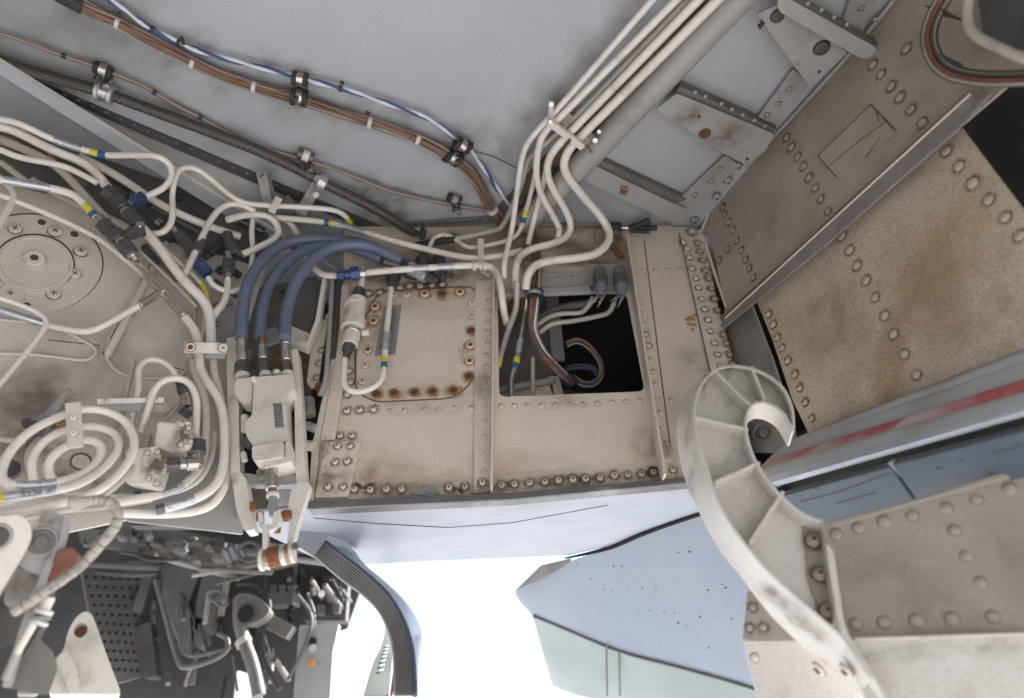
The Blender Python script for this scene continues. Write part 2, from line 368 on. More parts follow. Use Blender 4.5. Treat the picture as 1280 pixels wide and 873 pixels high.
def put(me, name, p, n, r, parent, spin=None, sx=1.0):
    o = bpy.data.objects.new(name, me); col.objects.link(o); o.parent = parent
    o.location = p+OFFZ-Vector(parent['wl'])
    q = n.to_track_quat('Z', 'Y'); e = q @ Matrix.Rotation(spin if spin is not None else random.uniform(0, 6.28), 3, 'Z').to_quaternion()
    o.rotation_mode = 'QUATERNION'; o.rotation_quaternion = e; o.scale = (r*sx, r, r)
    return o
def studs(parent, pts, pl, r, kind, base, off=0.0, stain=None, sr=2.2):
    for q in pts:
        p = P(q[0], q[1], pl, off); rr = (q[2] if len(q) > 2 else r)*depth(p)/FPX
        me = FAM[base][kind]; rr *= random.uniform(.88, 1.02)*(.88 if kind == 'bolt' else .97)
        tilt = (pl.n+Vector((random.gauss(0, .04), random.gauss(0, .04), random.gauss(0, .04)))).normalized()
        put(me, me.name.split('.')[0], p, tilt, rr, parent)
        if stain: smudge(parent, q, pl, rr*sr, stain, off)
NST = [0]
def smudge(parent, q, pl, r, mat, off=0.0, sx=1.0, spin=None):
    NST[0] += 1
    key = 'stain_'+mat
    me = bpy.data.meshes.get(key)
    if not me: me = _d.copy(); me.name = key; me.materials.append(M[mat])
    p = P(q[0], q[1], pl, off+.0006+.00002*(NST[0] % 40))
    return put(me, 'stain', p, pl.n, r, parent, spin, sx)
def pxr(q, pl, r): return r*depth(P(q[0], q[1], pl))/FPX
def line(a, b, n): return [(a[0]+(b[0]-a[0])*k/(n-1), a[1]+(b[1]-a[1])*k/(n-1)) for k in range(n)]

# ================================================================== SETTING
V = Vector
g = mk('ground', [(-600, -600, -CAMZ), (600, -600, -CAMZ), (600, 600, -CAMZ), (-600, 600, -CAMZ)], [(0, 1, 2, 3)], M['concrete']); struct(g)
# ceiling skin overhead
ceil = mk('ceiling', [(-2.6, -.5, 1.38), (1.3, -.5, 1.38), (1.3, 1.70, 1.38), (-2.6, 1.70, 1.38), (-2.6, -.5, 1.42), (1.3, -.5, 1.42), (1.3, 1.70, 1.42), (-2.6, 1.70, 1.42)],
          [(0, 1, 2, 3), (4, 7, 6, 5), (0, 4, 5, 1), (1, 5, 6, 2), (2, 6, 7, 3), (3, 7, 4, 0)], M['ceil']); struct(ceil)
# outer skin closing the cavities behind the walls
def box(name, a, b, mat, parent=None, bevel=0):
    x0, y0, z0 = a; x1, y1, z1 = b
    return mk(name, [(x0, y0, z0), (x1, y0, z0), (x1, y1, z0), (x0, y1, z0), (x0, y0, z1), (x1, y0, z1), (x1, y1, z1), (x0, y1, z1)],
              [(0, 1, 2, 3), (7, 6, 5, 4), (0, 4, 5, 1), (1, 5, 6, 2), (2, 6, 7, 3), (3, 7, 4, 0)], mat, parent, bevel=bevel)
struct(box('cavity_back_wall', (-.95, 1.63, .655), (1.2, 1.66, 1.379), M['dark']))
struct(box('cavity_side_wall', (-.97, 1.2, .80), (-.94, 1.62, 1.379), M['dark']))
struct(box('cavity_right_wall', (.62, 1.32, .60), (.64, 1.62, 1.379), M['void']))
# ---- back bulkhead
back = thing('bulkhead', (0, 1.3, .6), None, None); struct(back)
lp = plate('panel', [(430, 283), (613, 283), (613, 619), (392, 631), (399, 549), (418, 449), (428, 400)], BK, 0, .004, M['beige'], back)
# window frame panel with its rounded opening, and the plain column
hole = rnd([(622, 369), (783, 366), (806, 489), (624, 496)], 9)
wp = plate('window_panel', [(613, 283), (800, 283), (838, 603), (613, 619)], BK, 0, .004, M['beige'], back, holes=[hole])
cpnl = plate('column_panel', [(781, 284), (870, 284), (914, 440), (935, 600), (838, 603)], BK, .003, .004, M['beige'], back)
cs = plate('corner_strip', [(850, 292), (876, 286), (946, 596), (917, 600)], BK, .008, .005, M['beige'], back)
for a, b in (((849, 292), (918, 600)), ((805, 300), (838, 560))):
    pbar('seam', a, b, 1.4, .0006, M['grime'], back, BK, .0036 if a[0] < 840 else .0135, 0)
# top joint strips of the bulkhead
ts = plate('joint_strip', [(680, 262), (815, 262), (842, 283), (676, 281)], BK, .012, .006, M['frame'], back, bevel=.001)
studs(ts, line((688, 275), (812, 274), 9), BK, 2.6, 'dome', 'frame', .012)
rl = plate('rivet_land', [(676, 341), (788, 337), (790, 356), (676, 359)], BK, .006, .004, M['frame'], back)
studs(rl, line((700, 348), (770, 345), 5)+[(684, 349)], BK, 3.4, 'dome', 'frame', .006)
pbar('lip', (620, 366), (742, 361), 10, .012, M['frame'], back, BK, .012)
# flange along the left edge of the panel
plate('edge_flange', [(400, 549), (418, 549), (439, 420), (436, 356), (424, 356), (424, 420)], BK, .012, .010, M['beige'], back, bevel=.002)
plate('flange_side', [(391, 632), (400, 549), (424, 420), (424, 365), (421, 365), (418, 430), (390, 555), (385, 628)], BK, .010, .06, M['beige'], back)
# stiffener between the two panels
st = plate('stiffener', [(594, 352), (616, 350), (613, 614), (592, 617)], BK, .0065, .0055, M['beige'], back, bevel=.0012)
bar('flange', P(617.5, 351, BK, .02), P(614.5, 614, BK, .02), V((.0045, 0, 0)), V((0, .036, 0)), M['beige'], back)
studs(st, [(611, 364), (611, 376), (610, 389), (610, 402), (609, 415), (609, 430), (608, 444), (608, 458), (608, 473), (607, 490), (606, 507), (606, 526), (606, 546), (605, 568), (604, 589)], BK, 3.7, 'flush', 'beige', .0065)
studs(st, [(603, 604)], BK, 4.6, 'bolt', 'beige', .0065, 'st_dirt', 2.4)
# right stiffener beside the window
s2 = plate('stiffener', [(778, 288), (790, 286), (845, 600), (831, 601)], BK, .0075, .0055, M['beige'], back, bevel=.0012)
bar('flange', P(782, 300, BK, .022), P(829, 600, BK, .022), V((.005, 0, 0)), V((0, .05, 0)), M['beige'], back)
studs(s2, [(785, 303), (786, 316), (787, 326), (791, 339), (794, 355), (795, 365), (798, 379), (801, 391), (803, 404), (813, 450), (816, 464), (819, 480), (822, 499), (826, 516), (829, 535), (833, 554), (836, 570)], BK, 3.7, 'flush', 'beige', .0075)
studs(s2, [(806, 418), (810, 432), (841, 588)], BK, 4.2, 'bolt', 'beige', .0075, 'st_dirt')
studs(cpnl, [(805, 338), (820, 338), (835, 337), (850, 337), (839, 500)], BK, 3.5, 'flush', 'beige', .003)
for q, r_ in (((864, 398), 7), ((867, 406), 5), ((861, 405), 4), ((870, 394), 4), ((866, 412), 3.5), ((858, 400), 3)): smudge(cpnl, q, BK, pxr(q, BK, r_), 'st_rust', .003)
studs(cs, [(854, 303), (859, 311), (862, 322), (865, 336), (870, 348), (873, 360), (877, 374), (881, 387), (885, 400), (888, 414), (893, 429), (897, 443), (901, 458)], BK, 4.0, 'bolt', 'beige', .008, 'st_dirt', 2.2)
studs(cs, [(872, 304), (875, 314), (878, 325), (882, 338), (886, 348), (889, 361), (893, 374), (897, 388), (904, 418), (908, 429), (912, 443), (916, 455), (865, 291)], BK, 4.2, 'dome', 'upper', .008, 'st_dirt', 2.4)
# panel fasteners
studs(lp, [(434, 514), (450, 513), (467, 512)], BK, 4.6, 'bolt', 'beige', 0, 'st_dirt', 2.4)
studs(lp, [(487, 513), (506, 513), (530, 512), (549, 512), (568, 510), (589, 510)], BK, 3.8, 'flush', 'beige', 0)
studs(lp, [(443, 612), (463, 613), (483, 612), (502, 612), (561, 610), (581, 609)], BK, 4.8, 'bolt', 'beige', 0, 'st_dirt', 2.5)
studs(lp, [(439, 405), (441, 422), (436, 464), (438, 478), (461, 367), (475, 366), (434, 493), (500, 360), (512, 358), (525, 358), (540, 357), (553, 356)], BK, 4.4, 'dome', 'beige', 0, 'st_dirt', 2.2)
studs(wp, [(627, 508), (643, 507), (660, 507), (677, 507), (694, 506), (711, 505), (729, 505), (747, 504), (765, 503), (783, 502), (800, 501)], BK, 4.0, 'flush', 'beige')
studs(wp, [(627, 607), (643, 606), (662, 604), (681, 603), (698, 601), (716, 600), (732, 599), (750, 598), (768, 595), (785, 594), (802, 593), (817, 591)], BK, 4.8, 'bolt', 'beige', 0, 'st_dirt', 2.5)
cp = plate('corner_plate', [(406, 552), (450, 551), (435, 621), (393, 622)], BK, .012, .011, M['beige'], back, bevel=.0015)
studs(cp, [(422, 558), (438, 558), (419, 578), (434, 577), (410, 609), (429, 609)], BK, 4.4, 'bolt', 'beige', .012, 'st_dirt', 2.2)
studs(lp, [(425, 545), (440, 545)], BK, 4.4, 'bolt', 'beige', 0, 'st_dirt', 2.2)
for q, r_, sx in (((540, 325), 50, 1.6), ((500, 345), 30, 2), ((580, 345), 34, 1.6), ((455, 350), 40, 1), ((640, 300), 40, 1.2), ((700, 300), 50, 2), ((740, 330), 40, 2), ((660, 330), 26, 1), ((770, 295), 30, 1), ((440, 440), 24, .7), ((560, 300), 30, 2)): smudge(lp if q[0] < 613 else wp, q, BK, pxr(q, BK, r_), 'st_mid', 0, sx, 0)
for q, r_, sx in (((606, 612), 20, 2), ((603, 480), 30, .5), ((830, 560), 30, .7), ((820, 600), 20, 2), ((410, 600), 26, 1.4), ((405, 560), 20, .6), ((690, 604), 20, 4), ((500, 616), 16, 5)): smudge(cp if q[0] < 420 else (st if q[0] < 613 else s2 if q[0] > 800 else wp), q, BK, pxr(q, BK, r_), 'st_mid', .0122 if q[0] < 420 else (.0068 if 600 < q[0] < 613 else .0078 if q[0] > 800 else 0), sx, 0)
# sealant patch and soft dirt
sp_ = [(512, 618), (519, 609), (526, 611), (533, 604), (538, 609), (541, 606), (547, 612), (550, 617), (544, 619), (538, 616), (534, 620)]
plate('sealant_patch', sp_, BK, .004, .006, M['sealant'], back, bevel=.0015)
for q, r_, sx in (((470, 592), 50, 1.4), ((458, 597), 16, 1), ((520, 606), 30, 3), ((436, 470), 30, .6)): smudge(lp, q, BK, pxr(q, BK, r_), 'st_big', 0, sx, 0)
for q, r_, sx in (((810, 560), 40, .8), ((640, 600), 50, 2.2), ((760, 598), 26, 3), ((700, 500), 16, 4)): smudge(wp, q, BK, pxr(q, BK, r_), 'st_big', 0, sx, 0)
for q, r_ in (((880, 520), 60), ((868, 450), 40), ((850, 590), 40)): smudge(cpnl, q, BK, pxr(q, BK, r_), 'st_soft', .003)
# worn metal edge strip along the foot of the bulkhead
el = plate('edge_strip', [(384, 626), (640, 616), (862, 596), (864, 604), (640, 625), (386, 637)], BK, .020, .030, M['lip'], back, bevel=.002)
# ---- side wall on the right, above the long flange and below it
up = plate('side_wall', [(866, 283), (876, 258), (1122, -20), (1340, -140), (1340, 40), (1250, 116), (903, 412), (906, 381), (888, 300)], RW, 0, .005, M['upper']); struct(up)
lo = plate('lower_side_wall', [(944, 373), (1140, 205), (1202, 160), (1330, 330), (1420, 400), (1330, 420), (1012, 546), (990, 500), (965, 425)], RW, -.004, .005, M['brown']); struct(lo)
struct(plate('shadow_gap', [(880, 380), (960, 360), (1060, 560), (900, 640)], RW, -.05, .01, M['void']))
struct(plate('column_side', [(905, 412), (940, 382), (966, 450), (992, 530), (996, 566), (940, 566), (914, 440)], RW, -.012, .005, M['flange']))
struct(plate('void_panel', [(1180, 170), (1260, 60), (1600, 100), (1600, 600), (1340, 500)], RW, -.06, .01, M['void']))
pbar('corner_bead', (886, 262), (875, 290), 4, .004, M['beige'], up, RW, .004)
pbar('corner_bead', (875, 290), (907, 384), 4, .004, M['beige'], up, RW, .004)
studs(up, [(903, 259), (906, 268), (911, 278), (916, 288), (921, 301), (927, 313), (932, 325), (937, 336), (942, 347), (910, 312), (899, 325)], RW, 4.2, 'dome', 'upper', 0, 'st_dirt', 2.0)
studs(up, [(983, 172), (989, 184), (997, 196), (1004, 208), (1011, 222), (1019, 235), (1026, 249), (1035, 264)], RW, 5.2, 'dome', 'upper', 0, 'st_dirt', 2.0)
studs(up, [(1133, 61), (1091, 81), (1101, 93), (1114, 108), (1125, 122), (1139, 137), (1153, 154)], RW, 6.4, 'dome', 'upper', 0, 'st_dirt', 1.9)
studs(lo, [(1052, 295), (1062, 313), (1071, 332), (1083, 351), (1094, 372), (1106, 395), (1117, 418), (1131, 443), (1146, 469)], RW, 6.4, 'dome', 'brown', -.004, 'st_dirt', 1.8)
studs(lo, [(1183, 189), (1199, 208), (1216, 229), (1236, 250), (1257, 272), (1275, 295)], RW, 7.6, 'dome', 'brown', -.004, 'st_dirt', 1.8)
studs(lo, [(961, 393), (967, 406), (972, 422), (978, 435), (985, 451), (994, 468), (1000, 485), (1007, 503), (1015, 523)], RW, 5.2, 'bolt', 'brown', -.004, 'st_dirt', 2.0)
for q, r_, sx in (((1150, 360), 120, 1.3), ((1230, 400), 100, 1.5), ((1040, 400), 80, 1.2), ((1100, 500), 90, 2)): smudge(lo, q, RW, pxr(q, RW, r_), 'st_big', -.004, sx, random.uniform(0, 3))
for q, r_ in (((1130, 190), 80), ((1010, 130), 70), ((960, 280), 60), ((1180, 60), 90)): smudge(up, q, RW, pxr(q, RW, r_), 'st_soft')
# doubler patch with a cracked seam
pt = plate('doubler_patch', [(1088, 131), (1119, 164), (1046, 222), (1022, 195)], RW, .0022, .002, M['upper'], up, bevel=.0005)
for a, b in (((1088, 131), (1022, 195)), ((1022, 195), (1046, 222)), ((1088, 131), (1119, 164)), ((1110, 150), (1072, 178)), ((1072, 178), (1038, 206)), ((1100, 172), (1082, 197)), ((1095, 140), (1099, 152))):
    pbar('seam', a, b, 1.1, .0006, M['grime'], up, RW, .0027, 0)
# long flange (Z stiffener)
lf = tag(plate('angle_stiffener', [(903, 399), (1098, 219), (1212, 118), (1240, 116), (1196, 163), (1128, 222), (1036, 303), (905, 410), (900, 409)], RW, .022, .005, M['flange'], bevel=.0015),
         'long dirty grey angle stiffener crossing the brown riveted side wall diagonally', 'stiffener')
n = RW.n
bar('web', P(903, 399, RW, .010), P(1230, 103, RW, .010), n*.018, V((0, 0, .004)), M['flange'], lf)
pbar('raised_edge', (905, 398), (1212, 117), 2.0, .006, M['beige'], lf, RW, .025)
# ---- left wall (lightened frame web)
lw = plate('left_wall', [(-260, -60), (-100, 60), (337, 250), (337, 320), (300, 440), (302, 668), (160, 650), (-80, 700), (-260, 700)], LW, 0, .006, M['wall']); struct(lw)
for px_, r_ in (([(137, 420, 10), (210, 300, 8), (250, 330, 30), (240, 430, 30), (232, 476, 25), (150, 470, 22), (130, 447, 14)], 12), ([(-60, 395, 4), (62, 405, 4), (124, 436, 20), (112, 452, 14), (40, 443, 10), (-60, 440, 3)], 8)):
    rp = rnd(px_, r_); L_ = [P(x, y, LW, .0035) for x, y in rp]
    pa = Path(L_+[L_[0]]); v, f, _ = sweep(pa.p, .0035, 6); mk('pocket_rim', v, f, M['wall'], lw, smooth=True)
plate('rib', [(205, 298), (213, 303), (139, 444), (130, 440)], LW, .018, .018, M['wall'], lw, bevel=.003)
for a, b in (((129, 442), (204, 299)), ((60, 425), (125, 432)), ((200, 455), (240, 465))): pbar('seam', a, b, 1.2, .0006, M['grime'], lw, LW, .0006, 0)
smudge(lw, (80, 470), LW, .12, 'st_soft'); smudge(lw, (40, 500), LW, .10, 'st_mid', 0, 1.3); smudge(lw, (150, 430), LW, .15, 'st_soft'); smudge(lw, (20, 540), LW, .12, 'st_mid')
low = plate('lower_skin', [(120, 600), (240, 560), (303, 560), (304, 668), (160, 652)], LW, .006, .005, M['frame']); struct(low)
plate('shade_dirt_sheet', [(-120, 90), (120, 180), (337, 290), (330, 335), (205, 300), (100, 252), (-120, 200)], LW, .003, .003, M['mid'], lw)  # grey sheet paints in the shadow and dirt below the longeron edge
# ---- belly skin beyond the bulkhead
bel = plate('belly_skin', [(296, 660), (330, 668), (400, 702), (446, 707), (520, 703), (640, 698), (712, 695), (760, 684), (800, 668), (870, 644), (985, 612), (985, 598), (862, 605.5), (620, 621), (392, 635.5), (372, 637), (296, 642)], BE, 0, .010, M['skin'], bevel=.003); struct(bel)
for a, b in (((392, 648), (470, 655)), ((470, 655), (560, 660)), ((560, 660), (640, 654)), ((640, 654), (760, 632))): pbar('seam', a, b, 1.6 if a[0] < 560 else .9, .0008, M['grime'], bel, BE, .0008, 0)
struct(box('cavity_floor', (-.60, 1.335, .655), (1.2, 1.63, .662), M['mid']))
struct(box('unseen_belly_blocker', (-6, -7, .600), (1.25, -.48, .63), M['skin'])); struct(box('unseen_belly_blocker', (-6, -.47, .600), (-1.73, 1.66, .63), M['skin']))  # unseen belly slabs, added to block sky and shade the ground
struct(box('unseen_bulkhead_blocker', (-2.6, -.47, .30), (1.3, -.45, 1.40), M['door']))  # unseen wall behind the camera, added so light enters from below
struct(mk('unseen_side_wall', [(.847, .485, .62), (1.214, -.45, .55), (1.214, -.45, 1.38), (.847, .485, 1.38), (.90, .505, .62), (1.267, -.43, .55), (1.267, -.43, 1.38), (.90, .505, 1.38)],
   [(0, 1, 2, 3), (7, 6, 5, 4), (0, 4, 5, 1), (1, 5, 6, 2), (2, 6, 7, 3), (3, 7, 4, 0)], M['upper']))  # unseen stretch of side wall, added to stop light leaking in
struct(box('unseen_left_blocker', (-1.72, -.45, .30), (-1.70, .69, 1.38), M['door']))  # unseen wall, added to narrow the opening that lets light in
# ---- nacelle skin seen through the opening (gently curved sheet)
T_ = [(682, 719, 1.97), (713, 701, 1.86), (760, 687, 1.76), (800, 671, 1.68), (870, 647, 1.54), (990, 612, 1.42)]
Mi = [(644, 739, 2.10), (690, 745, 2.0), (760, 755, 1.90), (830, 760, 1.80), (900, 770, 1.70), (1010, 780, 1.55)]
Bo = [(666, 770, 2.14), (712, 789, 2.08), (775, 815, 2.0), (850, 835, 1.92), (925, 856, 1.84), (1030, 890, 1.7)]
B2 = [(690, 856, 2.30), (720, 868, 2.2), (775, 880, 2.12), (850, 900, 2.0), (925, 930, 1.9), (1030, 950, 1.8)]
cols_ = [catmull([PD(*t), PD(*m), PD(*b)], 13) for t, m, b in zip(T_, Mi, Bo)]
rowsN = [[c[k] for c in cols_] for k in range(13)]
nac = patch('nacelle', [catmull(r_, 18) for r_ in rowsN], V((0, .02, .004)), M['nac'])
tag(nac, 'large smooth blue grey nacelle skin with small marks seen beyond the bulkhead', 'nacelle')
gr = patch('lower_fairing', [catmull([PD(*p) for p in Bo], 14), catmull([PD(*[(a+b)/2 for a, b in zip(p, q)]) for p, q in zip(Bo, B2)], 14), catmull([PD(*p) for p in B2], 14)], V((0, .02, 0)), M['green'], nac)
pts = catmull([PD(*p)*.997 for p in Bo], 14); v, f, _ = sweep(pts, .004, 6); mk('joint_bead', v, f, M['mid'], nac, smooth=True)
for u in (758, 774): bar('strap', PD(u, 806+(u-758)*.3, 2.0), PD(u+1, 870, 2.04), V((.006, 0, 0)), V((0, .004, 0)), M['mid'], nac)
IL = plane3((645, 738, 2.02), (676, 707, 1.90), (712, 699, 1.82)); plate('intake_lip', [(643, 739), (675, 708), (713, 699), (713, 703), (684, 721)], IL, .02, .004, M['mid'], nac, bevel=.001)
gap = catmull([P(x, y, BE, .003) for x, y in ((706, 698), (735, 692), (765, 684), (800, 669), (835, 656), (880, 641))], 20)
v, f, _ = sweep(gap, .003, 6, rfun=lambda i, k: .0022+.004*math.sin(min(1, i/13)*math.pi*.7)); tag(mk('gap_strip', v, f, M['void'], smooth=True), 'black strip along the gap between belly skin and blue nacelle', 'seal')  # near-black strip marks the gap between the two skins
for q in [(767, 708), (777, 708), (755, 737), (765, 739), (785, 738), (803, 735), (820, 734), (721, 706), (738, 724), (848, 691), (862, 690), (885, 738), (903, 731), (907, 735), (785, 762), (812, 764), (830, 766), (843, 767), (858, 770), (875, 771), (893, 771), (914, 774), (848, 779), (858, 783), (872, 797), (886, 810)]:
    t_ = (q[1]-700)/90; d_ = 1.80-(q[0]-760)*.0018+t_*.14
    p = None
    # drop the mark on the curved sheet itself
    best = min(((PD(*a) - PD(q[0], q[1], a[2])).length, a[2]) for a in T_+Mi+Bo)
    r_ = ray(q[0], q[1])
    bp = None
    for row, row2 in zip(rowsN, rowsN[1:]):
        c1, c2 = catmull(row, 18), catmull(row2, 18)
        for i in range(17):
            from mathutils.geometry import intersect_ray_tri
            for tri in ((c1[i], c1[i+1], c2[i+1]), (c1[i], c2[i+1], c2[i])):
                h = intersect_ray_tri(*tri, r_, V((0, 0, 0)), True)
                if h: bp = h
    if bp:
        s = random.uniform(.001, .003); o = cyl('mark', bp-bp.normalized()*.001, bp-bp.normalized()*.0025, s, s*.8, M['grime'] if q[0] > 840 else M['mid'], nac, 7)
# ---- lower edge of the bay under the side wall: lip, worn red stripe, rounded skin
def strip(name, lines, mat, parent=None, n=10, th=V((.0, .006, .004))):
    rows = []
    for a, b, off in lines: rows.append([P(a[0]+(b[0]-a[0])*k/n, a[1]+(b[1]-a[1])*k/n, RW, off) for k in range(n+1)])
    return patch(name, rows, th, mat, parent)
sill = thing('door_sill', P(1120, 520, RW), 'light grey door sill with worn red stripe below the brown side wall', 'sill')
strip('ridge', [((1003, 545), (1330, 417), .004), ((996, 548), (1330, 422), .024), ((982, 557), (1330, 434), .026), ((982, 558), (1330, 436), .010)], M['frame'], sill)
strip('worn_band', [((982, 557), (1330, 433), .012), ((966, 570), (1330, 452), .010), ((958, 578), (1330, 462), .015)], M['frame'], sill)
strip('red_stripe', [((960, 577), (1330, 460), .0165), ((952, 584), (1330, 475), .018)], M['red'], sill)
strip('smooth_band', [((955, 583), (1330, 474), .017), ((952, 590), (1330, 486), .020), ((955, 598), (1330, 496), .018)], M['frame'], sill)
strip('rounded_edge', [((955, 597), (1330, 495), .019), ((965, 603), (1330, 500), .016), ((968, 607), (1330, 505), .004), ((972, 608), (1330, 507), -.02)], M['skin'], sill)
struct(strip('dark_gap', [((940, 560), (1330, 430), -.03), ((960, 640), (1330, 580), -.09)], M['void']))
pv = thing('pivot_fitting', PD(952, 535, 1.42), 'dark stained round pivot fitting seen inside the curl of the white arm', 'fitting')
for nm, r_, d_, m_, sd_ in (('housing', 20, 1.50, 'upper', 24), ('ring', 13, 1.46, 'flange', 20), ('bolt', 7, 1.43, 'fit', 6)): p = PD(956, 540, d_); cyl(nm, p, p+V((.0, .03, .01)), r_*d_/FPX, None, M[m_], pv, sd_, bevel=.002)
# ================================================================== hanging door at lower right
BS = plane3((975, 622, 1.27), (1290, 545, .88), (1035, 648, 1.20))
bs1 = thing('door_edge_strip', P(1130, 590, BS), 'blue grey painted strip with fine cracks above the brown door', 'edge strip')
plate('panel', [(972, 621), (1112, 583), (1152, 640), (1035, 672), (990, 660)], BS, 0, .02, M['bstrip'], bs1, bevel=.002)
plate('panel', [(1114, 581), (1300, 533), (1300, 590), (1155, 640)], BS, 0, .02, M['bstrip'], bs1, bevel=.002)
plate('seam', [(1109, 579), (1114, 577), (1147, 612), (1142, 614)], BS, -.001, .01, M['sealant'], bs1, bevel=.0005)
for a, b in (((1000, 628), (1050, 615)), ((1050, 615), (1112, 592)), ((1045, 630), (1095, 616)), ((1245, 566), (1290, 555))): pbar('crack', a, b, .9, .0006, M['grime'], bs1, BS, .0008, 0)
studs(bs1, [(1020, 612), (1174, 587), (1203, 578), (1243, 568), (1080, 595), (1273, 557)], BS, 4, 'flush', 'bstrip', .0)
DP = plane3((1040, 655, 1.02), (1280, 590, .92), (1060, 853, .93))
door = thing('bay_door', P(1160, 720, DP), 'brown stained door inner panel with domed rivets at lower right corner', 'door')
DX = 1480
pan = plate('panel', [(1030, 655), (1290, 588), (DX, 540), (DX, 790), (1050, 798), (1036, 740)], DP, 0, .006, M['door'], door, bevel=.001)
plate('upper_flange', [(1034, 652), (1150, 622), (1290, 578), (DX, 525), (DX, 545), (1290, 590), (1140, 631), (1042, 659)], DP, .004, .004, M['door'], door, bevel=.003)
wl_ = plate('lower_edge', [(1050, 797), (1066, 797), (DX, 787), (DX, 900), (1090, 900)], DP, .010, .012, M['arm'], door, bevel=.004)
plate('lower_edge', [(933, 795), (1075, 795), (1110, 910), (955, 910), (934, 830), (928, 800)], DP, -.13, .012, M['arm'], door, bevel=.004)
plate('side_flange', [(934, 738), (965, 750), (1040, 802), (936, 802), (928, 800)], DP, -.128, .012, M['door'], door, bevel=.002)
studs(door, [(941, 759), (937, 785), (954, 784), (1016, 796)], DP, 5, 'dome', 'door', -.128, 'st_dirt')
studs(door, [(943, 822)], DP, 6, 'flush', 'arm', -.1295)
studs(pan, [(1045, 668), (1073, 660), (1105, 652), (1140, 644), (1183, 635), (1220, 624), (1262, 611), (1193, 663), (1208, 695), (1225, 729)], DP, 8, 'dome', 'door')
studs(pan, [(1070, 780), (1105, 778), (1146, 776), (1190, 774), (1241, 771)], DP, 8.5, 'dome', 'door')
for q, r_ in (((1270, 705), 50), ((1110, 715), 60), ((1180, 790), 60)): smudge(pan, q, DP, pxr(q, DP, r_), 'st_soft', 0, 1.5)
for q, r_, sx in (((1150, 812), 40, 3), ((1240, 808), 34, 2.6), ((1090, 820), 20, 2)): smudge(wl_, q, DP, pxr(q, DP, r_*.5), 'st_soft', .0105, sx, 0)
pbar('bead', (1068, 799), (DX, 787), 4, .004, M['cast'], door, DP, .014)
# ================================================================== curved hinge arm
AP = plane3((880, 500, 1.22), (985, 500, 1.20), (1040, 830, .90))
outer = [(994, 534), (992, 510), (981, 485), (961, 468), (936, 458), (908, 456), (888, 465), (873, 485), (866, 516), (871, 551), (883, 591), (901, 637), (931, 682), (966, 722), (1012, 763), (1052, 798), (1082, 833), (1100, 862), (1108, 880)]
inner = [(990, 540), (976, 516), (956, 505), (941, 508), (934, 526), (937, 551), (949, 581), (976, 617), (1007, 642), (1037, 652)]
arm = thing('hinge_arm', P(900, 600, AP), 'large white curved gooseneck hinge arm with webbed pockets bolted to the door', 'hinge arm')
oc = [tuple(p) for p in catmull([V((a, b, 0)) for a, b in outer], 56)]; ic = [tuple(p) for p in catmull([V((a, b, 0)) for a, b in inner], 36)]
back_ = -AP.n
def cat_idx(pts, n):
    m = len(pts); out = []
    for k in range(n):
        x = (m-1)*k/(n-1); i = min(int(x), m-2); t = x-i; p0, p1, p2, p3 = pts[max(0, i-1)], pts[i], pts[i+1], pts[min(m-1, i+2)]
        out.append(.5*((2*p1)+(p2-p0)*t+(2*p0-5*p1+4*p2-p3)*t*t+(3*p1-p0-3*p2+p3)*t**3))
    return out
def wall_along(name, c, width, th, mat, parent, side=1):
    rows = []
    for i, q in enumerate(c):
        a = V(c[max(0, i-1)][:2]); b = V(c[min(len(c)-1, i+1)][:2]); t = (b-a).normalized(); nn = V((-t.y, t.x))*side
        rows.append([P(q[0], q[1], AP), P(q[0]+nn.x*width, q[1]+nn.y*width, AP)])
    n_ = len(rows); verts = [p for r_ in rows for p in r_]; verts += [p+back_*th for p in verts]; N2 = 2*n_; f = []
    for i in range(n_-1):
        a = 2*i; f += [(a, a+1, a+3, a+2), (a+N2+2, a+N2+3, a+N2+1, a+N2), (a, a+2, a+2+N2, a+N2), (a+1, a+1+N2, a+3+N2, a+3)]
    f += [(0, N2, N2+1, 1), (N2-2, N2-1, 2*N2-1, 2*N2-2)]
    return mk(name, verts, f, mat, parent, smooth='auto', bevel=.0012)
rear = [(990, 536), (985, 515), (972, 492), (952, 476), (926, 466), (896, 463), (872, 476), (857, 497), (847, 525), (847, 560), (856, 600), (874, 642), (900, 690), (928, 724), (961, 768), (1002, 808), (1037, 838), (1070, 864), (1090, 882)]
_fr = cat_idx([P(a, b, AP) for a, b in outer], 60); _re = cat_idx([PD(a, b, depth(P(p[0], p[1], AP))+.09) for (a, b), p in zip(rear, outer)], 60)
_in = [V((996, 540))]; rows_ = []
for i, p in enumerate(_fr):
    u_, v_ = pix(p); a = V(pix(_fr[max(0, i-1)])); b = V(pix(_fr[min(59, i+1)])); t = (b-a).normalized(); q_ = (u_-t.y*-1*0+0, v_); nx, ny = -t.y, t.x
    rows_.append((p, P(u_-nx*4.0, v_-ny*4.0, AP)))
N_ = 60; vv = [r_[0] for r_ in rows_]+[r_[1] for r_ in rows_]+[q+(rows_[i][1]-rows_[i][0]) for i, q in enumerate(_re)]+list(_re); ff = []
for i in range(N_-1):
    for a, b in ((0, 1), (1, 2), (2, 3), (3, 0)): ff.append((a*N_+i, a*N_+i+1, b*N_+i+1, b*N_+i))
ff += [(0, N_, 2*N_, 3*N_), (N_-1, 2*N_-1, 3*N_-1, 4*N_-1)]
of = mk('outer_flange', vv, ff, M['arm'], arm, smooth='auto', bevel=.0015)
inf = wall_along('inner_flange', ic, 4, .045, M['arm'], arm, 1)
web = plate('web', [q[:2] for q in oc if q[1] < 770 or True][:46]+[(1052, 770), (1046, 720), (1042, 690), (1037, 652)]+[q[:2] for q in reversed(ic)], AP, -.030, .010, M['arm'], arm, bevel=0)
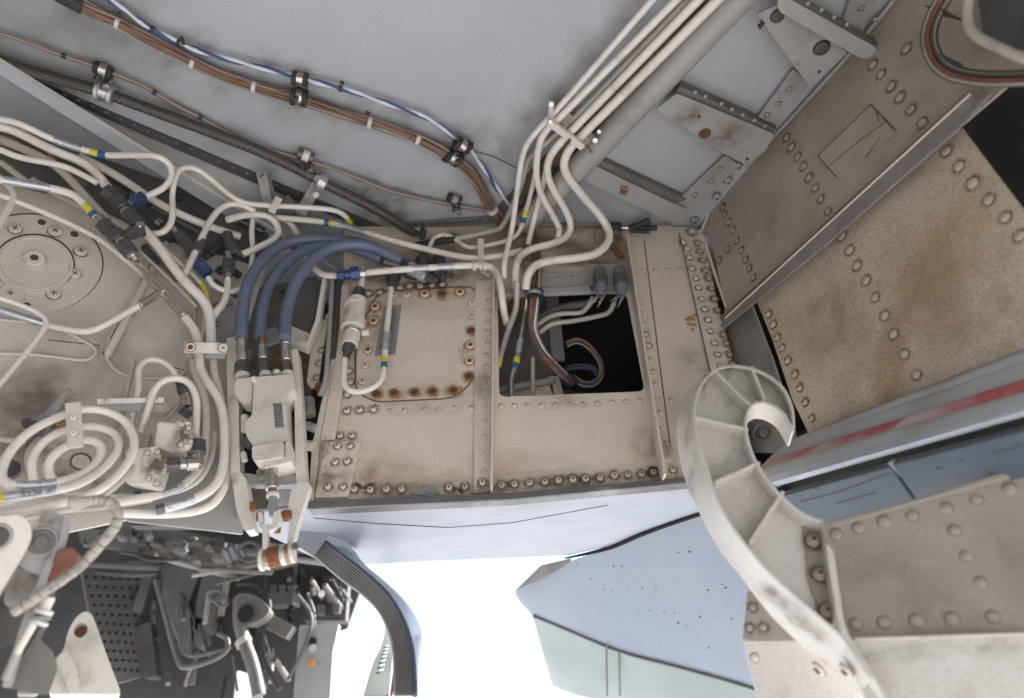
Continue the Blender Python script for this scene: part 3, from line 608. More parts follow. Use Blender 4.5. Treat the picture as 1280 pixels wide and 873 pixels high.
for a, b in (((938, 464), (954, 505)), ((889, 466), (936, 512)), ((867, 527), (934, 543)), ((892, 609), (948, 584)), ((936, 684), (977, 620))):
    A, B = P(a[0], a[1], AP, -.016), P(b[0], b[1], AP, -.016)
    bar('rib', A, B, (B-A).cross(AP.n).normalized()*.006, AP.n*.030, M['arm'], arm, bevel=.001)
hb = [(1037, 650), (1044, 700), (1050, 740), (1060, 790), (1096, 845)]
wall_along('attachment_flange', [tuple(p) for p in catmull([V((a, b, 0)) for a, b in hb], 14)], 9, .035, M['arm'], arm, 1)
rec = plate('bolt_channel', rnd([(1003, 648), (1035, 652), (1052, 770), (1045, 784), (1028, 775), (1012, 730)], 8), AP, -.024, .004, M['door'], arm, bevel=.001)
for q in ((1016, 677), (1024, 719), (1033, 765)):
    p = P(q[0], q[1], AP, -.023); put(FAM['door']['bolt'], 'bolt', p, AP.n, pxr(q, AP, 8.5), arm); smudge(rec, q, AP, pxr(q, AP, 17), 'st_dirt', -.024)
FPl = plane3((966, 722, depth(P(966, 722, AP))-.001), (928, 724, depth(P(966, 722, AP))+.088), (1082, 833, depth(P(1082, 833, AP))-.001))
for q, r_, sx in (((975, 752), 22, 2.6), ((1000, 780), 22, 2.2), ((962, 738), 12, 1.6), ((1025, 800), 14, 1.6)): smudge(of, q, FPl, pxr(q, FPl, r_), 'st_mid', .003, sx, 2.4)
for q, r_, sx in (((858, 540), 22, 2.2), ((866, 590), 20, 2), ((880, 480), 18, 1.5), ((910, 462), 16, 1.5)):
    pl_ = plane3((q[0], q[1], depth(P(q[0], q[1], AP))+.03), (q[0]+8, q[1]+1, depth(P(q[0], q[1], AP))+.0), (q[0]+8, q[1]+12, depth(P(q[0], q[1], AP))-.01)); smudge(of, q, pl_, pxr(q, pl_, r_), 'st_mid', .004, sx, 1.57)
for q in ((1024, 836), (1058, 838)):
    put(FAM['cast']['rscrew'], 'bolt', P(q[0], q[1], FPl, .008), FPl.n, pxr(q, FPl, 9), arm)
for q, r_, sx in (((915, 500), 22, 1.5), ((955, 480), 20, 1.4), ((925, 565), 14, .6), ((905, 585), 20, 2), ((975, 505), 20, 1)): smudge(web, q, AP, pxr(q, AP, r_), 'st_soft', -.0295, sx, .8)

# ================================================================== CEILING: longeron, frames, diagonal beam
def cpat(name, lines, mat, parent, n=14, th=V((0, 0, .006))):
    rows = [[P(a[0]+(b[0]-a[0])*k/n, a[1]+(b[1]-a[1])*k/n, CE, off) for k in range(n+1)] for a, b, off in lines]
    return patch(name, rows, th, mat, parent)
lg = thing('longeron', P(250, 220, CE), 'long grey longeron with pale lower edge along the left side of the ceiling', 'longeron')
cpat('upper_strip', [((-80, 48), (520, 302), .004), ((-80, 60), (520, 314), .005)], M['dark'], lg)
cpat('face', [((-80, 60), (520, 316), .007), ((-80, 30), (395, 322), .050)], M['frame'], lg)
cpat('lower_flange', [((-80, 26), (395, 319), .052), ((-80, 44), (385, 334), .058)], M['ceil'], lg)
cpat('edge', [((-80, 26), (395, 319), .053), ((-80, 28.5), (394, 321.5), .0585)], M['cast'], lg)
LF = Pl((0, 0, -1), (0, 0, 1.376))
studs(lg, [(45+k*17.6, 103+k*7.6) for k in range(18)], LF, 2.7, 'dome', 'mid', .006)
studs(lg, [(30+k*19, 113+k*12.2) for k in range(10)], Pl((0, 0, -1), (0, 0, 1.345)), 1.8, 'flush', 'frame', .002)
# ceiling joint with the bulkhead
jn = plate('joint_angle', [(505, 279), (606, 272), (640, 262), (660, 262), (660, 276), (606, 281), (505, 289)], CE, .010, .006, M['mid'], ceil)
studs(ceil, line((520, 281), (600, 276), 10), CE, 2.6, 'dome', 'dark', .010)
for q, r_, sx in (((480, 262), 34, 1.5), ((500, 285), 26, 1.5), ((460, 235), 22, 1.2), ((120, 20), 120, 1.4), ((40, 30), 140, 1)): smudge(ceil, q, CE, pxr(q, CE, r_), 'st_mid' if q[0] > 200 else 'st_soft', 0, sx, .5)  # the two broad top-left smudges paint the corner's light falloff onto the ceiling
pbar('seam', (640, 240), (760, 112), 3, .002, M['grime'], ceil, CE, .001); pbar('seam', (760, 112), (875, 0), 3, .002, M['grime'], ceil, CE, .001)
bk2 = cpat('backing_strip', [((612, 268), (905, -30), .0025), ((650, 290), (950, -30), .0025)], M['mid'], ceil, th=V((0, 0, .002)))
for k in range(7):
    q = (648+k*11, 258-k*12); put(FAM['dark']['dome'], 'rivet', P(q[0], q[1], CE, .003), CE.n, pxr(q, CE, 3.5), ceil)
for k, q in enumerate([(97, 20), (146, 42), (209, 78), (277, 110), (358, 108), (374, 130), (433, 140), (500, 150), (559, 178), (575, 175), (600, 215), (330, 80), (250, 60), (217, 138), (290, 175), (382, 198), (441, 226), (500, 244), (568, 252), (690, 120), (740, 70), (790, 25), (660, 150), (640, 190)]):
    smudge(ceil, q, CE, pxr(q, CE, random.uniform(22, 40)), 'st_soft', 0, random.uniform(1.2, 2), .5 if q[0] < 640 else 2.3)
# diagonal round-nosed beam
bm_ = thing('diagonal_beam', P(850, 110, CE), 'thick dirty grey diagonal beam crossing the ceiling beside the straight pipes', 'beam')
pa = path3([(655, 280, .030), (745, 186, .036), (935, -14, .040), (990, -75, .04)], f=lambda u, v, o: P(u, v, CE, o))
rb = rpx(pa, 17); v, f, _ = sweep(pa.p, rb, 20); mk('body', v, f, M['frame'], bm_, smooth='auto')
for q in ((900, 7), (797, 108), (785, 118)): put(FAM['frame']['bolt'], 'bolt', P(q[0], q[1], CE, .012), CE.n, pxr(q, CE, 4), bm_)
# cross frames on the right of the ceiling
def frame(label, face, top, foff=.045, mat='frame', bolts=(), holes=()):
    t = thing('cross_frame', P(face[0][0], face[0][1], CE), label, 'frame', 'cross frames on the right of the ceiling')
    plate('web', rnd(face, 5), CE, foff, .005, M[mat], t, bevel=.0018, smooth='auto', segs=2)
    plate('top_flange', top, CE, foff-.008, .03, M['mid'], t, bevel=.001)
    for q in bolts: put(FAM['frame']['flush'], 'rivet', P(q[0], q[1], CE, foff-.007), CE.n, pxr(q, CE, 2.6), t)
    for q, r_ in holes:
        p = P(q[0], q[1], CE, foff+.0005); put(FAM['dark']['rscrew'], 'bolt', p, CE.n, pxr(q, CE, r_), t)
    return t
f1 = frame('pale worn cross frame with a dark bolt between two blue grey ceiling bays', [(846, 117), (968, 168), (958, 188), (934, 207), (905, 193), (820, 137)], [(850, 108), (972, 163), (968, 171), (843, 119)],
           bolts=[(869, 116), (882, 121), (902, 130), (915, 137), (929, 144), (943, 151), (956, 158)], holes=[((881, 167), 6.5), ((874, 146), 1.8), ((934, 199), 2)])
for q, r_ in (((862, 145), 18), ((910, 172), 22)): smudge(f1, q, CE, pxr(q, CE, r_), 'st_mid', .0455, 1.6, .4)
f2 = frame('rounded pale cross frame near the top edge with speckled front', [(971, 1), (978, -6), (1096, 60), (1094, 68), (1083, 75), (1073, 72), (974, 15)], [(985, -8), (1100, 58), (1096, 64), (980, -2)], .075,
           bolts=[(1010, 5), (1027, 13), (1043, 22), (1059, 31)])
f3 = frame('lower cross frame with rounded edge above the bulkhead column', [(722, 205), (738, 205), (842, 255), (860, 262), (846, 281), (720, 222)], [(730, 200), (745, 198), (858, 250), (842, 256)], .03,
           bolts=[(772, 229), (789, 236), (807, 245), (839, 263)])
# side strips between the frames
for L_, b_ in (([(992, 86), (1012, 106), (962, 166), (945, 150)], [(987, 112), (973, 130), (959, 144)]), ([(907, 194), (925, 207), (862, 268), (842, 256)], [(901, 211), (889, 227), (868, 244)]),
               ([(1068, -20), (1100, -10), (1070, 60), (1050, 40)], [(1077, 11), (1094, 25)])):
    s_ = plate('side_strip', rnd(L_, 4), CE, .016, .005, M['frame'], ceil, bevel=.0012)
    for q in b_: put(FAM['frame']['bolt'], 'bolt', P(q[0], q[1], CE, .017), CE.n, pxr(q, CE, 3.2), ceil)
pbar('pocket_step', (728, 222), (842, 254), 2, .004, M['frame'], ceil, CE, .004)
pbar('pocket_step', (842, 254), (906, 196), 2, .004, M['frame'], ceil, CE, .004)
# beads joining ceiling to the side wall
bd = tube('corner_seal', [(880, 262, .006), (935, 205, .006), (985, 152, .006), (1060, 70, .006), (1110, 10, .006), (1140, -30, .006)], 2.6, M['frame'], 'bumpy grey sealant bead where the ceiling meets the brown side wall', 'sealant bead', f=lambda u, v, o: P(u, v, RW, o))
for q in ((877, 262), (896, 246), (910, 226), (923, 207), (868, 275), (865, 289)): put(FAM['frame']['bolt'], 'bolt', P(q[0], q[1], CE, .014) if q[1] < 250 else P(q[0], q[1], BK, .02), CE.n, pxr(q, CE, 4.5), ceil)
gs = thing('gusset', P(1010, 60, CE), 'scratched triangular gusset plate with a dark round fastener near the top', 'gusset')
plate('plate', rnd([(946, 18), (975, 5), (1060, 66), (1016, 108), (1008, 104)], 4), CE, .05, .005, M['frame'], gs, bevel=.001)
for q, r_ in (((1027, 60), 9), ((972, 20), 8)): put(FAM['dark']['screw'], 'bolt', P(q[0], q[1], CE, .0505), CE.n, pxr(q, CE, r_), gs)
put(FAM['frame']['flush'], 'rivet', P(997, 79, CE, .0505), CE.n, pxr((997, 79), CE, 3), gs); put(FAM['dark']['flush'], 'rivet', P(1024, 90, CE, .0505), CE.n, pxr((1024, 90), CE, 2), gs)
tag(plate('retaining_clip', [(777, 235), (785, 236), (783, 245), (776, 244)], CE, .04, .01, M['brass'], bevel=.002), 'small yellowish retaining clip on the lower cross frame', 'clip')
tag(plate('retaining_clip', [(950, 26), (957, 30), (953, 34), (950, 38), (947, 33), (951, 31)], CE, .06, .006, M['black'], bevel=.001), 'small black clip at the end of the scratched gusset', 'clip')
# cable loop at the top right corner
CR = lambda u, v, o: P(u, v, RW, o)
cb = thing('cable_loop', P(1200, 60, RW, .08), 'thick dark bundle of cables looping in the top right corner', 'cable bundle')
base = [(1184, -22), (1160, 14), (1150, 48), (1158, 78), (1178, 98), (1212, 106), (1250, 108), (1330, 104)]
cc = V((1235, 30))
for k in range(11):
    s = 1-.022*k; px = [(cc.x+(a-cc.x)*s, cc.y+(b-cc.y)*s, .075+.012*math.sin(k*1.9)) for a, b in base]
    pth = path3(px, f=CR, mx=.05); v, f, _ = sweep(pth.p, rpx(pth, 2.3), 8)
    mk('cable', v, f, M[('wdark', 'wgrey', 'wdark', 'wgrey', 'wred', 'wdark', 'mid', 'wdark', 'wgrey', 'wred', 'wdark')[k]], cb, smooth=True)
for q in ((1172, 88), (1168, 14)):
    A = CR(q[0], q[1], .06); B = CR(q[0]+(18 if q[1] > 50 else 26), q[1]-(14 if q[1] > 50 else -6), .06); bar('tie', A, B, V((0, 0, .006)), RW.n*.05, M['wdark'], cb)
tube('pipe', [(1215, -20, .13), (1207, 22, .13), (1216, 45, .13), (1245, 58, .13), (1278, 74, .12), (1330, 90, .12)], 6, M['tan'], 'speckled white pipe bending across the top right corner over dark cables', f=CR)
plate('panel', [(1240, -60), (1400, -60), (1400, 70), (1262, 60), (1228, 40), (1222, 0)], RW, .05, .004, M['dark'], up)

# ================================================================== WIRES ALONG THE CEILING
CEf = lambda u, v, o: P(u, v, CE, o)
def bundle(name, label, px, wires, mats, spread, wr, f, twist=0.0, cat='wiring', group=None, mx=.08, flat=.6):
    pth = path3(px, f=f, mx=mx, step=.01); fr = sweep(pth.p, .001, 3)[2]
    t = thing(name, pth.p[len(pth.p)//2], label, cat, group); sc_ = depth(pth.p[len(pth.p)//2])/FPX
    for k in range(wires):
        a0 = 2*math.pi*k/wires+random.uniform(-.3, .3); rr = spread*sc_*math.sqrt(random.uniform(.25, 1)); q = []
        ph = random.uniform(0, 6)
        for i, p in enumerate(pth.p):
            a = a0+twist*i+.35*math.sin(i*.17+ph); N_, B_ = fr[i]
            q.append(p+(N_*math.cos(a)*flat+B_*math.sin(a))*rr*(1+.25*math.sin(i*.11+ph*2)))
        v, fc, _ = sweep(q, wr*sc_*random.uniform(.8, 1.15), 6); mk('wire', v, fc, M[mats[k % len(mats)]], t, smooth=True)
    return t, pth
def collar(t, pth, uv, r, ln, mat, name='tie', sides=16):
    i = pth.idx(uv); a, b = pth.p[max(0, i-1)], pth.p[min(len(pth.p)-1, i+1)]; d = (b-a).normalized(); p = pth.p[i]; s = depth(p)/FPX
    return cyl(name, p-d*ln*s/2, p+d*ln*s/2, r*s, None, M[mat], t, sides, bevel=.0006)
W1 = [(60, -14), (97, 6), (121, 18), (146, 28), (176, 46), (209, 63), (239, 79), (277, 96), (317, 109), (358, 120), (396, 131), (433, 145), (461, 153), (496, 165), (527, 176), (559, 193), (582, 210), (592, 222), (605, 243), (615, 263), (628, 282)]
wb, pw = bundle('wire_bundle', 'long brown wire bundle with black clamps curving along the blue grey ceiling', [(a, b, .022) for a, b in W1], 30, ['wbrown', 'wbrown', 'wred', 'wbrown', 'wgrey', 'wbrown', 'wdark', 'wbrown', 'wgrey'], 7.5, 1.15, CEf)
for q in ((146, 28), (240, 79), (317, 109), (461, 152), (523, 174), (615, 262)): collar(wb, pw, q, 7.5, 5, 'tie')
collar(wb, pw, (82, 0), 9.5, 34, 'black', 'sleeve')
W2 = [(128, -6), (164, 19), (189, 36), (224, 54), (252, 65), (290, 76), (335, 87), (370, 96), (396, 103), (431, 112), (471, 125), (509, 138), (542, 151), (572, 173), (590, 190), (610, 217), (622, 238), (640, 258)]
tw, pt2 = bundle('twisted_pair', 'thin twisted white and blue wires running beside the brown bundle', [(a, b, .02) for a, b in W2], 1, ['wwhite'], 0.2, 1.6, CEf)
fr = sweep(pt2.p, .001, 3)[2]; sc_ = 1.9/FPX
fine = []
for i in range(len(pt2.p)-1):
    for k in range(3): fine.append((pt2.p[i].lerp(pt2.p[i+1], k/3), fr[i]))
for k, m_ in ((0, 'wwhite'), (1.5, 'wblue')):
    q = [p+(n_[0]*math.cos(i*.16+k*2.1)+n_[1]*math.sin(i*.16+k*2.1))*1.35*sc_ for i, (p, n_) in enumerate(fine)]
    v, fc, _ = sweep(q, 1.6*sc_, 6); mk('wire', v, fc, M[m_], tw, smooth=True)
for q in ((188, 36), (224, 54), (428, 111)): collar(tw, pt2, q, 4, 4.5, 'black'); 
for q, d_ in (((226, 47), (3, 10)), ((430, 106), (-5, -3)), ((147, 21), (3, -4)), ((462, 144), (-5, -3))):
    pbar('zip_tie', q, (q[0]+d_[0], q[1]+d_[1]), 4, .006, M['black'], None, CE, .03)
ties = [o for o in col.objects if o.name.startswith('zip_tie')]
for o, l in zip(ties, ('small black zip tie end on the twisted wires above the brown bundle at left', 'small black zip tie end right of the middle black clamps', 'small black zip tie end near the black sleeve at top left', 'small black zip tie on the brown bundle left of the lower clamps')): tag(o, l, 'zip tie')
def clamp(label, c1, c2, r1, r2, ang, grp='black cushioned wire clamps on the ceiling'):
    t = thing('wire_clamp', CEf(*c1, .02), label, 'clamp', grp); d = V((math.cos(ang), -math.sin(ang)))
    for c, r_ in ((c1, r1), (c2, r2)):
        for s in (-1, 1):
            a = (c[0]+s*2.2*math.cos(ang)+s*2, c[1]+s*2.2*math.sin(ang)); b = (a[0]+s*6*math.cos(ang), a[1]+s*6*math.sin(ang))
            A = CEf(a[0], a[1], .022); B = CEf(b[0], b[1], .022); cyl('cushion', A, B, r_*depth(A)/FPX, None, M['black'], t, 14, bevel=.001)
        A = CEf(c[0]-4*math.cos(ang), c[1]-4*math.sin(ang), .022); B = CEf(c[0]+4*math.cos(ang), c[1]+4*math.sin(ang), .022)
        cyl('band', A, B, (r_-.8)*depth(A)/FPX, None, M['steel'], t, 14)
    m = ((c1[0]+c2[0])/2, (c1[1]+c2[1])/2); A = CEf(m[0], m[1], 0); cyl('bolt', A, A+CE.n*.045, .006, None, M['fit'], t, 6, bevel=.001)
    return t
clamp('pair of black clamps holding the twisted wires and bundle at the middle of the ceiling', (375, 99), (374, 122), 9, 11, R(15))
clamp('pair of black clamps at the lower right end of the wire bundle', (578, 182), (566, 197), 9, 10, R(35))
W3 = [(-30, 34), (0, 42), (33, 52), (73, 68), (113, 81), (141, 92), (181, 108), (217, 131), (249, 146), (290, 168), (317, 181), (350, 191), (375, 199), (403, 207), (441, 220), (484, 238), (534, 250), (567, 257), (608, 264)]
w3, p3 = bundle('thin_wire_run', 'thin reddish brown wires running above the braided hose', [(a, b, .015) for a, b in W3], 5, ['wred', 'wbrown', 'wgrey', 'wred', 'wdark'], 1.7, 1.15, CEf)
for q in ((77, 71), (197, 116), (249, 144)): collar(w3, p3, q, 3.5, 5, 'black')
def lump(label, c, r_, mat1='black', mat2='steel'):
    t = thing('wire_clamp', CEf(*c, .02), label, 'clamp', 'small clamps on the thin wire run')
    A = CEf(c[0]-r_*.9, c[1]-r_*.35, .018); B = CEf(c[0]+r_*.9, c[1]+r_*.35, .018); cyl('cushion', A, B, r_*.62*depth(A)/FPX, None, M[mat1], t, 12, bevel=.0012)
    A = CEf(c[0]-r_*.35, c[1]-r_*.15, .02); B = CEf(c[0]+r_*.35, c[1]+r_*.15, .02); cyl('band', A, B, r_*.68*depth(A)/FPX, None, M[mat2], t, 12)
    A = CEf(c[0], c[1]-r_*.2, 0); cyl('bolt', A, A+CE.n*.05, r_*.3*depth(A)/FPX, None, M['fit'], t, 6, bevel=.0008)
    A = CEf(c[0]+r_*.7, c[1]+r_*.9, .01); cyl('nut', A, A+CE.n*.03, r_*.38*depth(A)/FPX, None, M['steel'], t, 6, bevel=.0008)
lump('black cushion clamp on the thin wires above the braided hose ring', (129, 88), 13); lump('metal clamp with pale cushion on the thin wires, middle of the run', (382, 195), 11, 'fit', 'cast'); lump('small metal clamp on the thin wires near the lower ceiling edge', (568, 249), 9, 'black', 'sealant')
BH = [(-30, 68), (0, 78), (50, 93), (116, 111), (161, 127), (214, 147), (252, 161), (320, 187), (350, 201), (383, 217), (403, 229), (446, 249), (484, 270), (524, 296)]
pb = path3([(a, b, .035) for a, b in BH], f=CEf, mx=.08)
def braid_r(i, k): return rb_*(1.0 if (i//1+k) % 2 else .93)
rb_ = rpx(pb, 7.0)
dp = []
for a, b in zip(pb.p, pb.p[1:]):
    n_ = max(1, int((b-a).length/.0045)); dp += [a.lerp(b, k/n_) for k in range(n_)]
v, f, _ = sweep(dp, rb_, 14, rfun=braid_r)
bh = tag(mk('braided_hose', v, f, M['braid'], smooth=False), 'long dark braided metal hose running down the left side of the ceiling', 'hose')
for q in ((121, 113), (137, 118)):
    i = pb.idx(q); d = (pb.p[i+1]-pb.p[i]).normalized(); p = pb.p[i]; cyl('ring', p-d*.005, p+d*.005, rb_*1.75, None, M['sleeve'], bh, 20, bevel=.002)
i = pb.idx((129, 116)); d = (pb.p[i+1]-pb.p[i]).normalized(); cyl('ferrule', pb.p[i]-d*.016, pb.p[i]+d*.016, rb_*1.45, None, M['steel'], bh, 20)
i = pb.idx((402, 229)); d = (pb.p[i+1]-pb.p[i]).normalized(); cyl('clamp_ring', pb.p[i]-d*.012, pb.p[i]+d*.012, rb_*1.7, None, M['sleeve'], bh, 20, bevel=.003)
i = pb.idx((522, 295)); p = pb.p[i]; cyl('end_ring', p-d*.004, p+d*.008, rb_*2.1, None, M['bstrip'], bh, 20, bevel=.002)
tube('wire', [(591, 189, .01), (615, 195, .01), (640, 207, .012), (652, 214, .03)], .7, M['wdark'], 'single hair thin dark wire from the clamp to the pipes', 'wire', f=CEf, sides=5)

# ================================================================== STRAIGHT PIPES ON THE CEILING + CLAMP PLATE
def pipe(label, px, r, mat='white', group=None, bands=(), **k): return tube('pipe', px, r, M[mat], label, 'pipe', group, bands=bands, **k)
GP = 'parallel pipes under the clamp plate'
pipe('leftmost thin pipe of the parallel group crossing the ceiling', [(840, -28, .05), (695, 139, .06), (671, 164, .07), (654, 186, .08), (648, 225, .09), (640, 289, .10), (630, 328, .10), (630, 348, .06)], 3.9, 'white', GP)
pipe('second pipe of the parallel group, with long S bend to the left', [(873, -28, .06), (698, 149, .07), (683, 162, .08), (672, 182, .09), (669, 232, .10), (699, 283, .10), (699, 292, .10), (696, 300, .08)], 4.4, 'white', GP)
pipe('third dirty tan pipe of the parallel group, behind its neighbours', [(888, -28, .04), (716, 151, .05), (671, 189, .05), (657, 204, .05), (652, 232, .05), (629, 284, .05), (618, 289, .05), (560, 301, .05), (520, 306, .03)], 3.7, 'tan', GP, bands=[((572, 297), (520, 306), M['black'], 'sleeve', 1.15)])
pipe('fourth pipe of the parallel group, ending in a wide loop', [(900, -28, .06), (717, 161, .07), (700, 178, .08), (684, 200, .08), (684, 226, .08), (712, 270, .09), (714, 290, .09), (700, 303, .09), (655, 313, .09), (644, 330, .08), (645, 362, .04)], 5.0, 'white', GP)
pipe('thickest rightmost pipe of the group, with the big S bend', [(925, -28, .06), (727, 170, .07), (708, 190, .08), (703, 212, .09), (722, 238, .09), (755, 275, .10), (765, 298, .10), (748, 318, .10), (720, 323, .10), (676, 327, .10), (660, 340, .09), (657, 362, .05)], 5.6, 'white', GP)
pipe('thin straight pipe dropping behind the S bends', [(704, 178, .05), (688, 190, .06), (680, 225, .07), (668, 272, .07), (660, 306, .06)], 3.6, 'white')
pipe('thin wire like tube with yellow and blue bands among the S bends', [(672, 200, .05), (666, 233, .06), (656, 268, .06), (651, 288, .06), (640, 300, .06), (605, 308, .05), (584, 311, .05), (568, 298, .05), (553, 292, .05), (540, 300, .05), (535, 315, .04)], 2.9, 'white', bands=[((658, 262), (656, 270), M['yellow'], 'band', 1.3), ((656, 270), (654, 277), M['bandblue'], 'band', 1.3)])
cl = thing('clamp_plate', CEf(705, 165, .08), 'white clamp plate gripping the parallel pipes with small bolts', 'clamp')
pbar('channel', (686, 154), (729, 186), 9, .012, M['cast'], cl, CE, .085)
plate('base', [(688, 140), (700, 132), (745, 172), (730, 186)], CE, .045, .004, M['frame'], cl)
for q, r_ in (((689, 131), 5), ((688, 153), 4.5), ((744, 176), 5), ((749, 165), 4), ((712, 176), 3)):
    A = CEf(q[0], q[1], .0); B = CEf(q[0], q[1], .095 if q[0] != 712 else .0935); cyl('bolt', A, B, r_*.7*depth(A)/FPX, None, M['steel'] if q[0] != 712 else M['grime'], cl, 8, bevel=.0008)
pcyl('standoff', (689, 128, .06), (688, 160, .06), 4, M['cast'], cl, f=CEf); pcyl('pin', (733, 182, .085), (740, 191, .085), 1.8, M['brass'], cl, f=CEf)

# ================================================================== ACCESS PANEL ON THE BULKHEAD
ap = tag(plate('access_panel', [(474, 366, 16), (590, 360, 14), (598, 374, 8), (595, 468, 20), (570, 496, 18), (470, 501, 12), (446, 489, 14), (446, 440, 6), (459, 398, 6)], BK, .0035, .0034, M['beige'], bevel=.0008, r=10),
         'beige access panel with a ring of rusty screws on the bulkhead', 'access panel')
seam = rnd([(473, 364, 16), (591, 358, 14), (600, 373, 8), (597, 469, 20), (571, 498, 18), (469, 503, 12), (444, 490, 14), (444, 440, 6), (457, 397, 6)], 10)
L_ = [P(x, y, BK, .0005) for x, y in seam]; v, f, _ = sweep(L_+[L_[0]], .0016, 5); mk('gasket_line', v, f, M['grime'], ap, smooth=True)
rusty = [(531, 368), (553, 368), (575, 366), (589, 414), (587, 452), (586, 471), (567, 489), (541, 490), (518, 491), (493, 492), (471, 493), (469, 384), (467, 402), (588, 432), (460, 438)]
for i, q in enumerate(rusty):
    kind = 'rusty' if i in (1, 3, 5, 6, 7, 8, 9, 10) else 'rscrew'
    p = P(q[0], q[1], BK, .0035); rr = pxr(q, BK, 5.2)
    put(FAM['beige'][kind], 'screw', p, BK.n, rr, ap, R(-20)); smudge(ap, q, BK, rr*random.uniform(1.8, 2.6), 'st_rust', .0037, random.uniform(.8, 1.3))
studs(ap, [(509, 369), (590, 379), (590, 396), (457, 457), (453, 477), (492, 369)], BK, 5.0, 'screw', 'beige', .0035)
plc = tag(plate('placard', [(480, 382), (502, 381), (494, 443), (468, 445)], BK, .0046, .0010, M['placard'], bevel=0), 'faded grey printed placard behind the thin white tube', 'placard')
ink = []; 
for c_, u0 in enumerate((.16, .56, .72)):
    for k in range(26):
        if random.random() < .75:
            a = .08+.033*k; wdt = .11 if c_ == 1 else .07
            def q_(s, t): 
                x0 = 480+(468-480)*t; x1 = 502+(494-502)*t; return P(x0+(x1-x0)*s, 382+62*t, BK, .0049)
            ink.append([q_(u0, a), q_(u0+wdt, a), q_(u0+wdt, a+.018), q_(u0, a+.018)])
vv = [p for qd in ink for p in qd]; mk('printed_lines', vv, [tuple(range(4*i, 4*i+4)) for i in range(len(ink))], M['ink'], plc)
for q, r_, sx in (((560, 372), 60, 3), ((470, 420), 40, .8), ((580, 440), 30, .6), ((520, 495), 50, 2.5)): smudge(ap, q, BK, pxr(q, BK, r_*.7), 'st_big', .0037, sx, 0)
# thin tube with valve left of the access panel
vt = thing('check_valve', near(440, 410, .06), 'painted white inline valve with flange hanging left of the access panel', 'valve')
for a, b, r0, r1, m_, nm, sd_ in (((454, 336), (451, 362), 4, 4, 'white', 'tube', 12), ((449, 362), (447, 376), 8, 9, 'fit', 'nut', 6), ((447, 375), (443, 400), 11.5, 11.5, 'cast', 'body', 20), ((443.5, 380), (443, 384), 13, 13, 'cast', 'ring', 20),
                                  ((443, 400), (441, 412), 14.5, 15.5, 'cast', 'flange', 20), ((441, 412), (437, 432), 11, 10.5, 'cast', 'lower_body', 20), ((441, 414), (440, 418), 12, 12, 'steel', 'ring', 20),
                                  ((437, 432), (434, 440), 9, 7.5, 'fit', 'nut', 6), ((434, 440), (432, 449), 5.5, 5, 'fit', 'nut', 6)):
    pcyl(nm, a, b, r0, M[m_], vt, r1, .06, sd_, .0014)
pcyl('screw', (452, 417, .06), (461, 415, .06), 4, M['cast'], vt, 4.5, bevel=.001); pcyl('screw', (447, 405, .03), (455, 408, .03), 4, M['fit'], vt)
t_ = pipe('thin white tube looping below the inline valve in front of the placard', [(431, 447, .06), (430, 462, .06), (429, 484, .06), (446, 492, .05), (470, 484, .04), (480, 470, .04), (482, 425, .04), (490, 352, .04)], 3.9, 'white',
          bands=[((480, 450), (480, 456), M['yellow'], 'band', 1.08), ((480, 456), (480, 462), M['bandblue'], 'band', 1.08), ((483, 420), (481, 443), M['sleeve'], 'sleeve', 1.1)])
bt = thing('rubber_boot', near(490, 350, .05), 'black rubber boot at the top of the thin white tube', 'boot'); pcyl('boot', (490, 358), (492, 346), 6, M['black'], bt, 9.5, .05, bevel=.002); pcyl('cap', (492, 346), (492, 341), 9.5, M['fit'], bt, 8, .05, bevel=.002)

# ================================================================== LEFT WALL: ROUND COVER PLATE
def ell(cx, cy, rx, ry, n=40, rot=0, pl=LW, off=0): 
    return [(cx+rx*math.cos(t)*math.cos(rot)-ry*math.sin(t)*math.sin(rot), cy+rx*math.cos(t)*math.sin(rot)+ry*math.sin(t)*math.cos(rot)) for t in [2*math.pi*k/n for k in range(n)]]
rc = thing('cover_plate', P(43, 328, LW), 'round beige cover plate with a central boss and cross head screws on the left wall', 'cover plate')
plate('flange', ell(36, 330, 92, 62, 56), LW, .005, .005, M['wall'], rc, bevel=.002, smooth='auto')
plate('dome', ell(43, 330, 49, 36, 40, .05), LW, .013, .009, M['wall'], rc, bevel=.004, smooth='auto', segs=3)
for e_, o_, m_, r_ in ((ell(36, 330, 92.5, 62.5, 60), .0008, 'grime', .0016), (ell(43, 330, 49.5, 36.5, 44, .05), .0058, 'grime', .0022), (ell(43, 330, 44, 32, 44, .05), .0125, 'wall', .0022)):
    L_ = [P(x, y, LW, o_) for x, y in e_]; v, f, _ = sweep(L_+[L_[0]], r_, 6); mk('outline', v, f, M[m_], rc, smooth=True)
A = P(43, 328, LW, .010)
for nm, r_, h0, h1, m_ in (('boss', 13, .0, .008, 'wall'), ('boss', 11, .008, .016, 'cast'), ('boss_hole', 4.5, .0161, .0168, 'grime')): cyl(nm, A+LW.n*h0, A+LW.n*h1, pxr((43, 328), LW, r_), None, M[m_], rc, 24, bevel=.0012 if nm == 'boss' else 0)
studs(rc, [(19, 287), (69, 290), (101, 315), (94, 343), (67, 368), (13, 368)], LW, 7.8, 'screw', 'wall', .005, 'st_soft', 1.8)
for q in ((52, 278), (93, 293), (33, 382)): p = P(*q, LW, .0052); cyl('hole', p, p+LW.n*.0006, pxr(q, LW, 4.5), None, M['grime'], rc, 16)
plate('tab', ell(14, 368, 17, 13, 20), LW, .0085, .004, M['wall'], rc, bevel=.001)

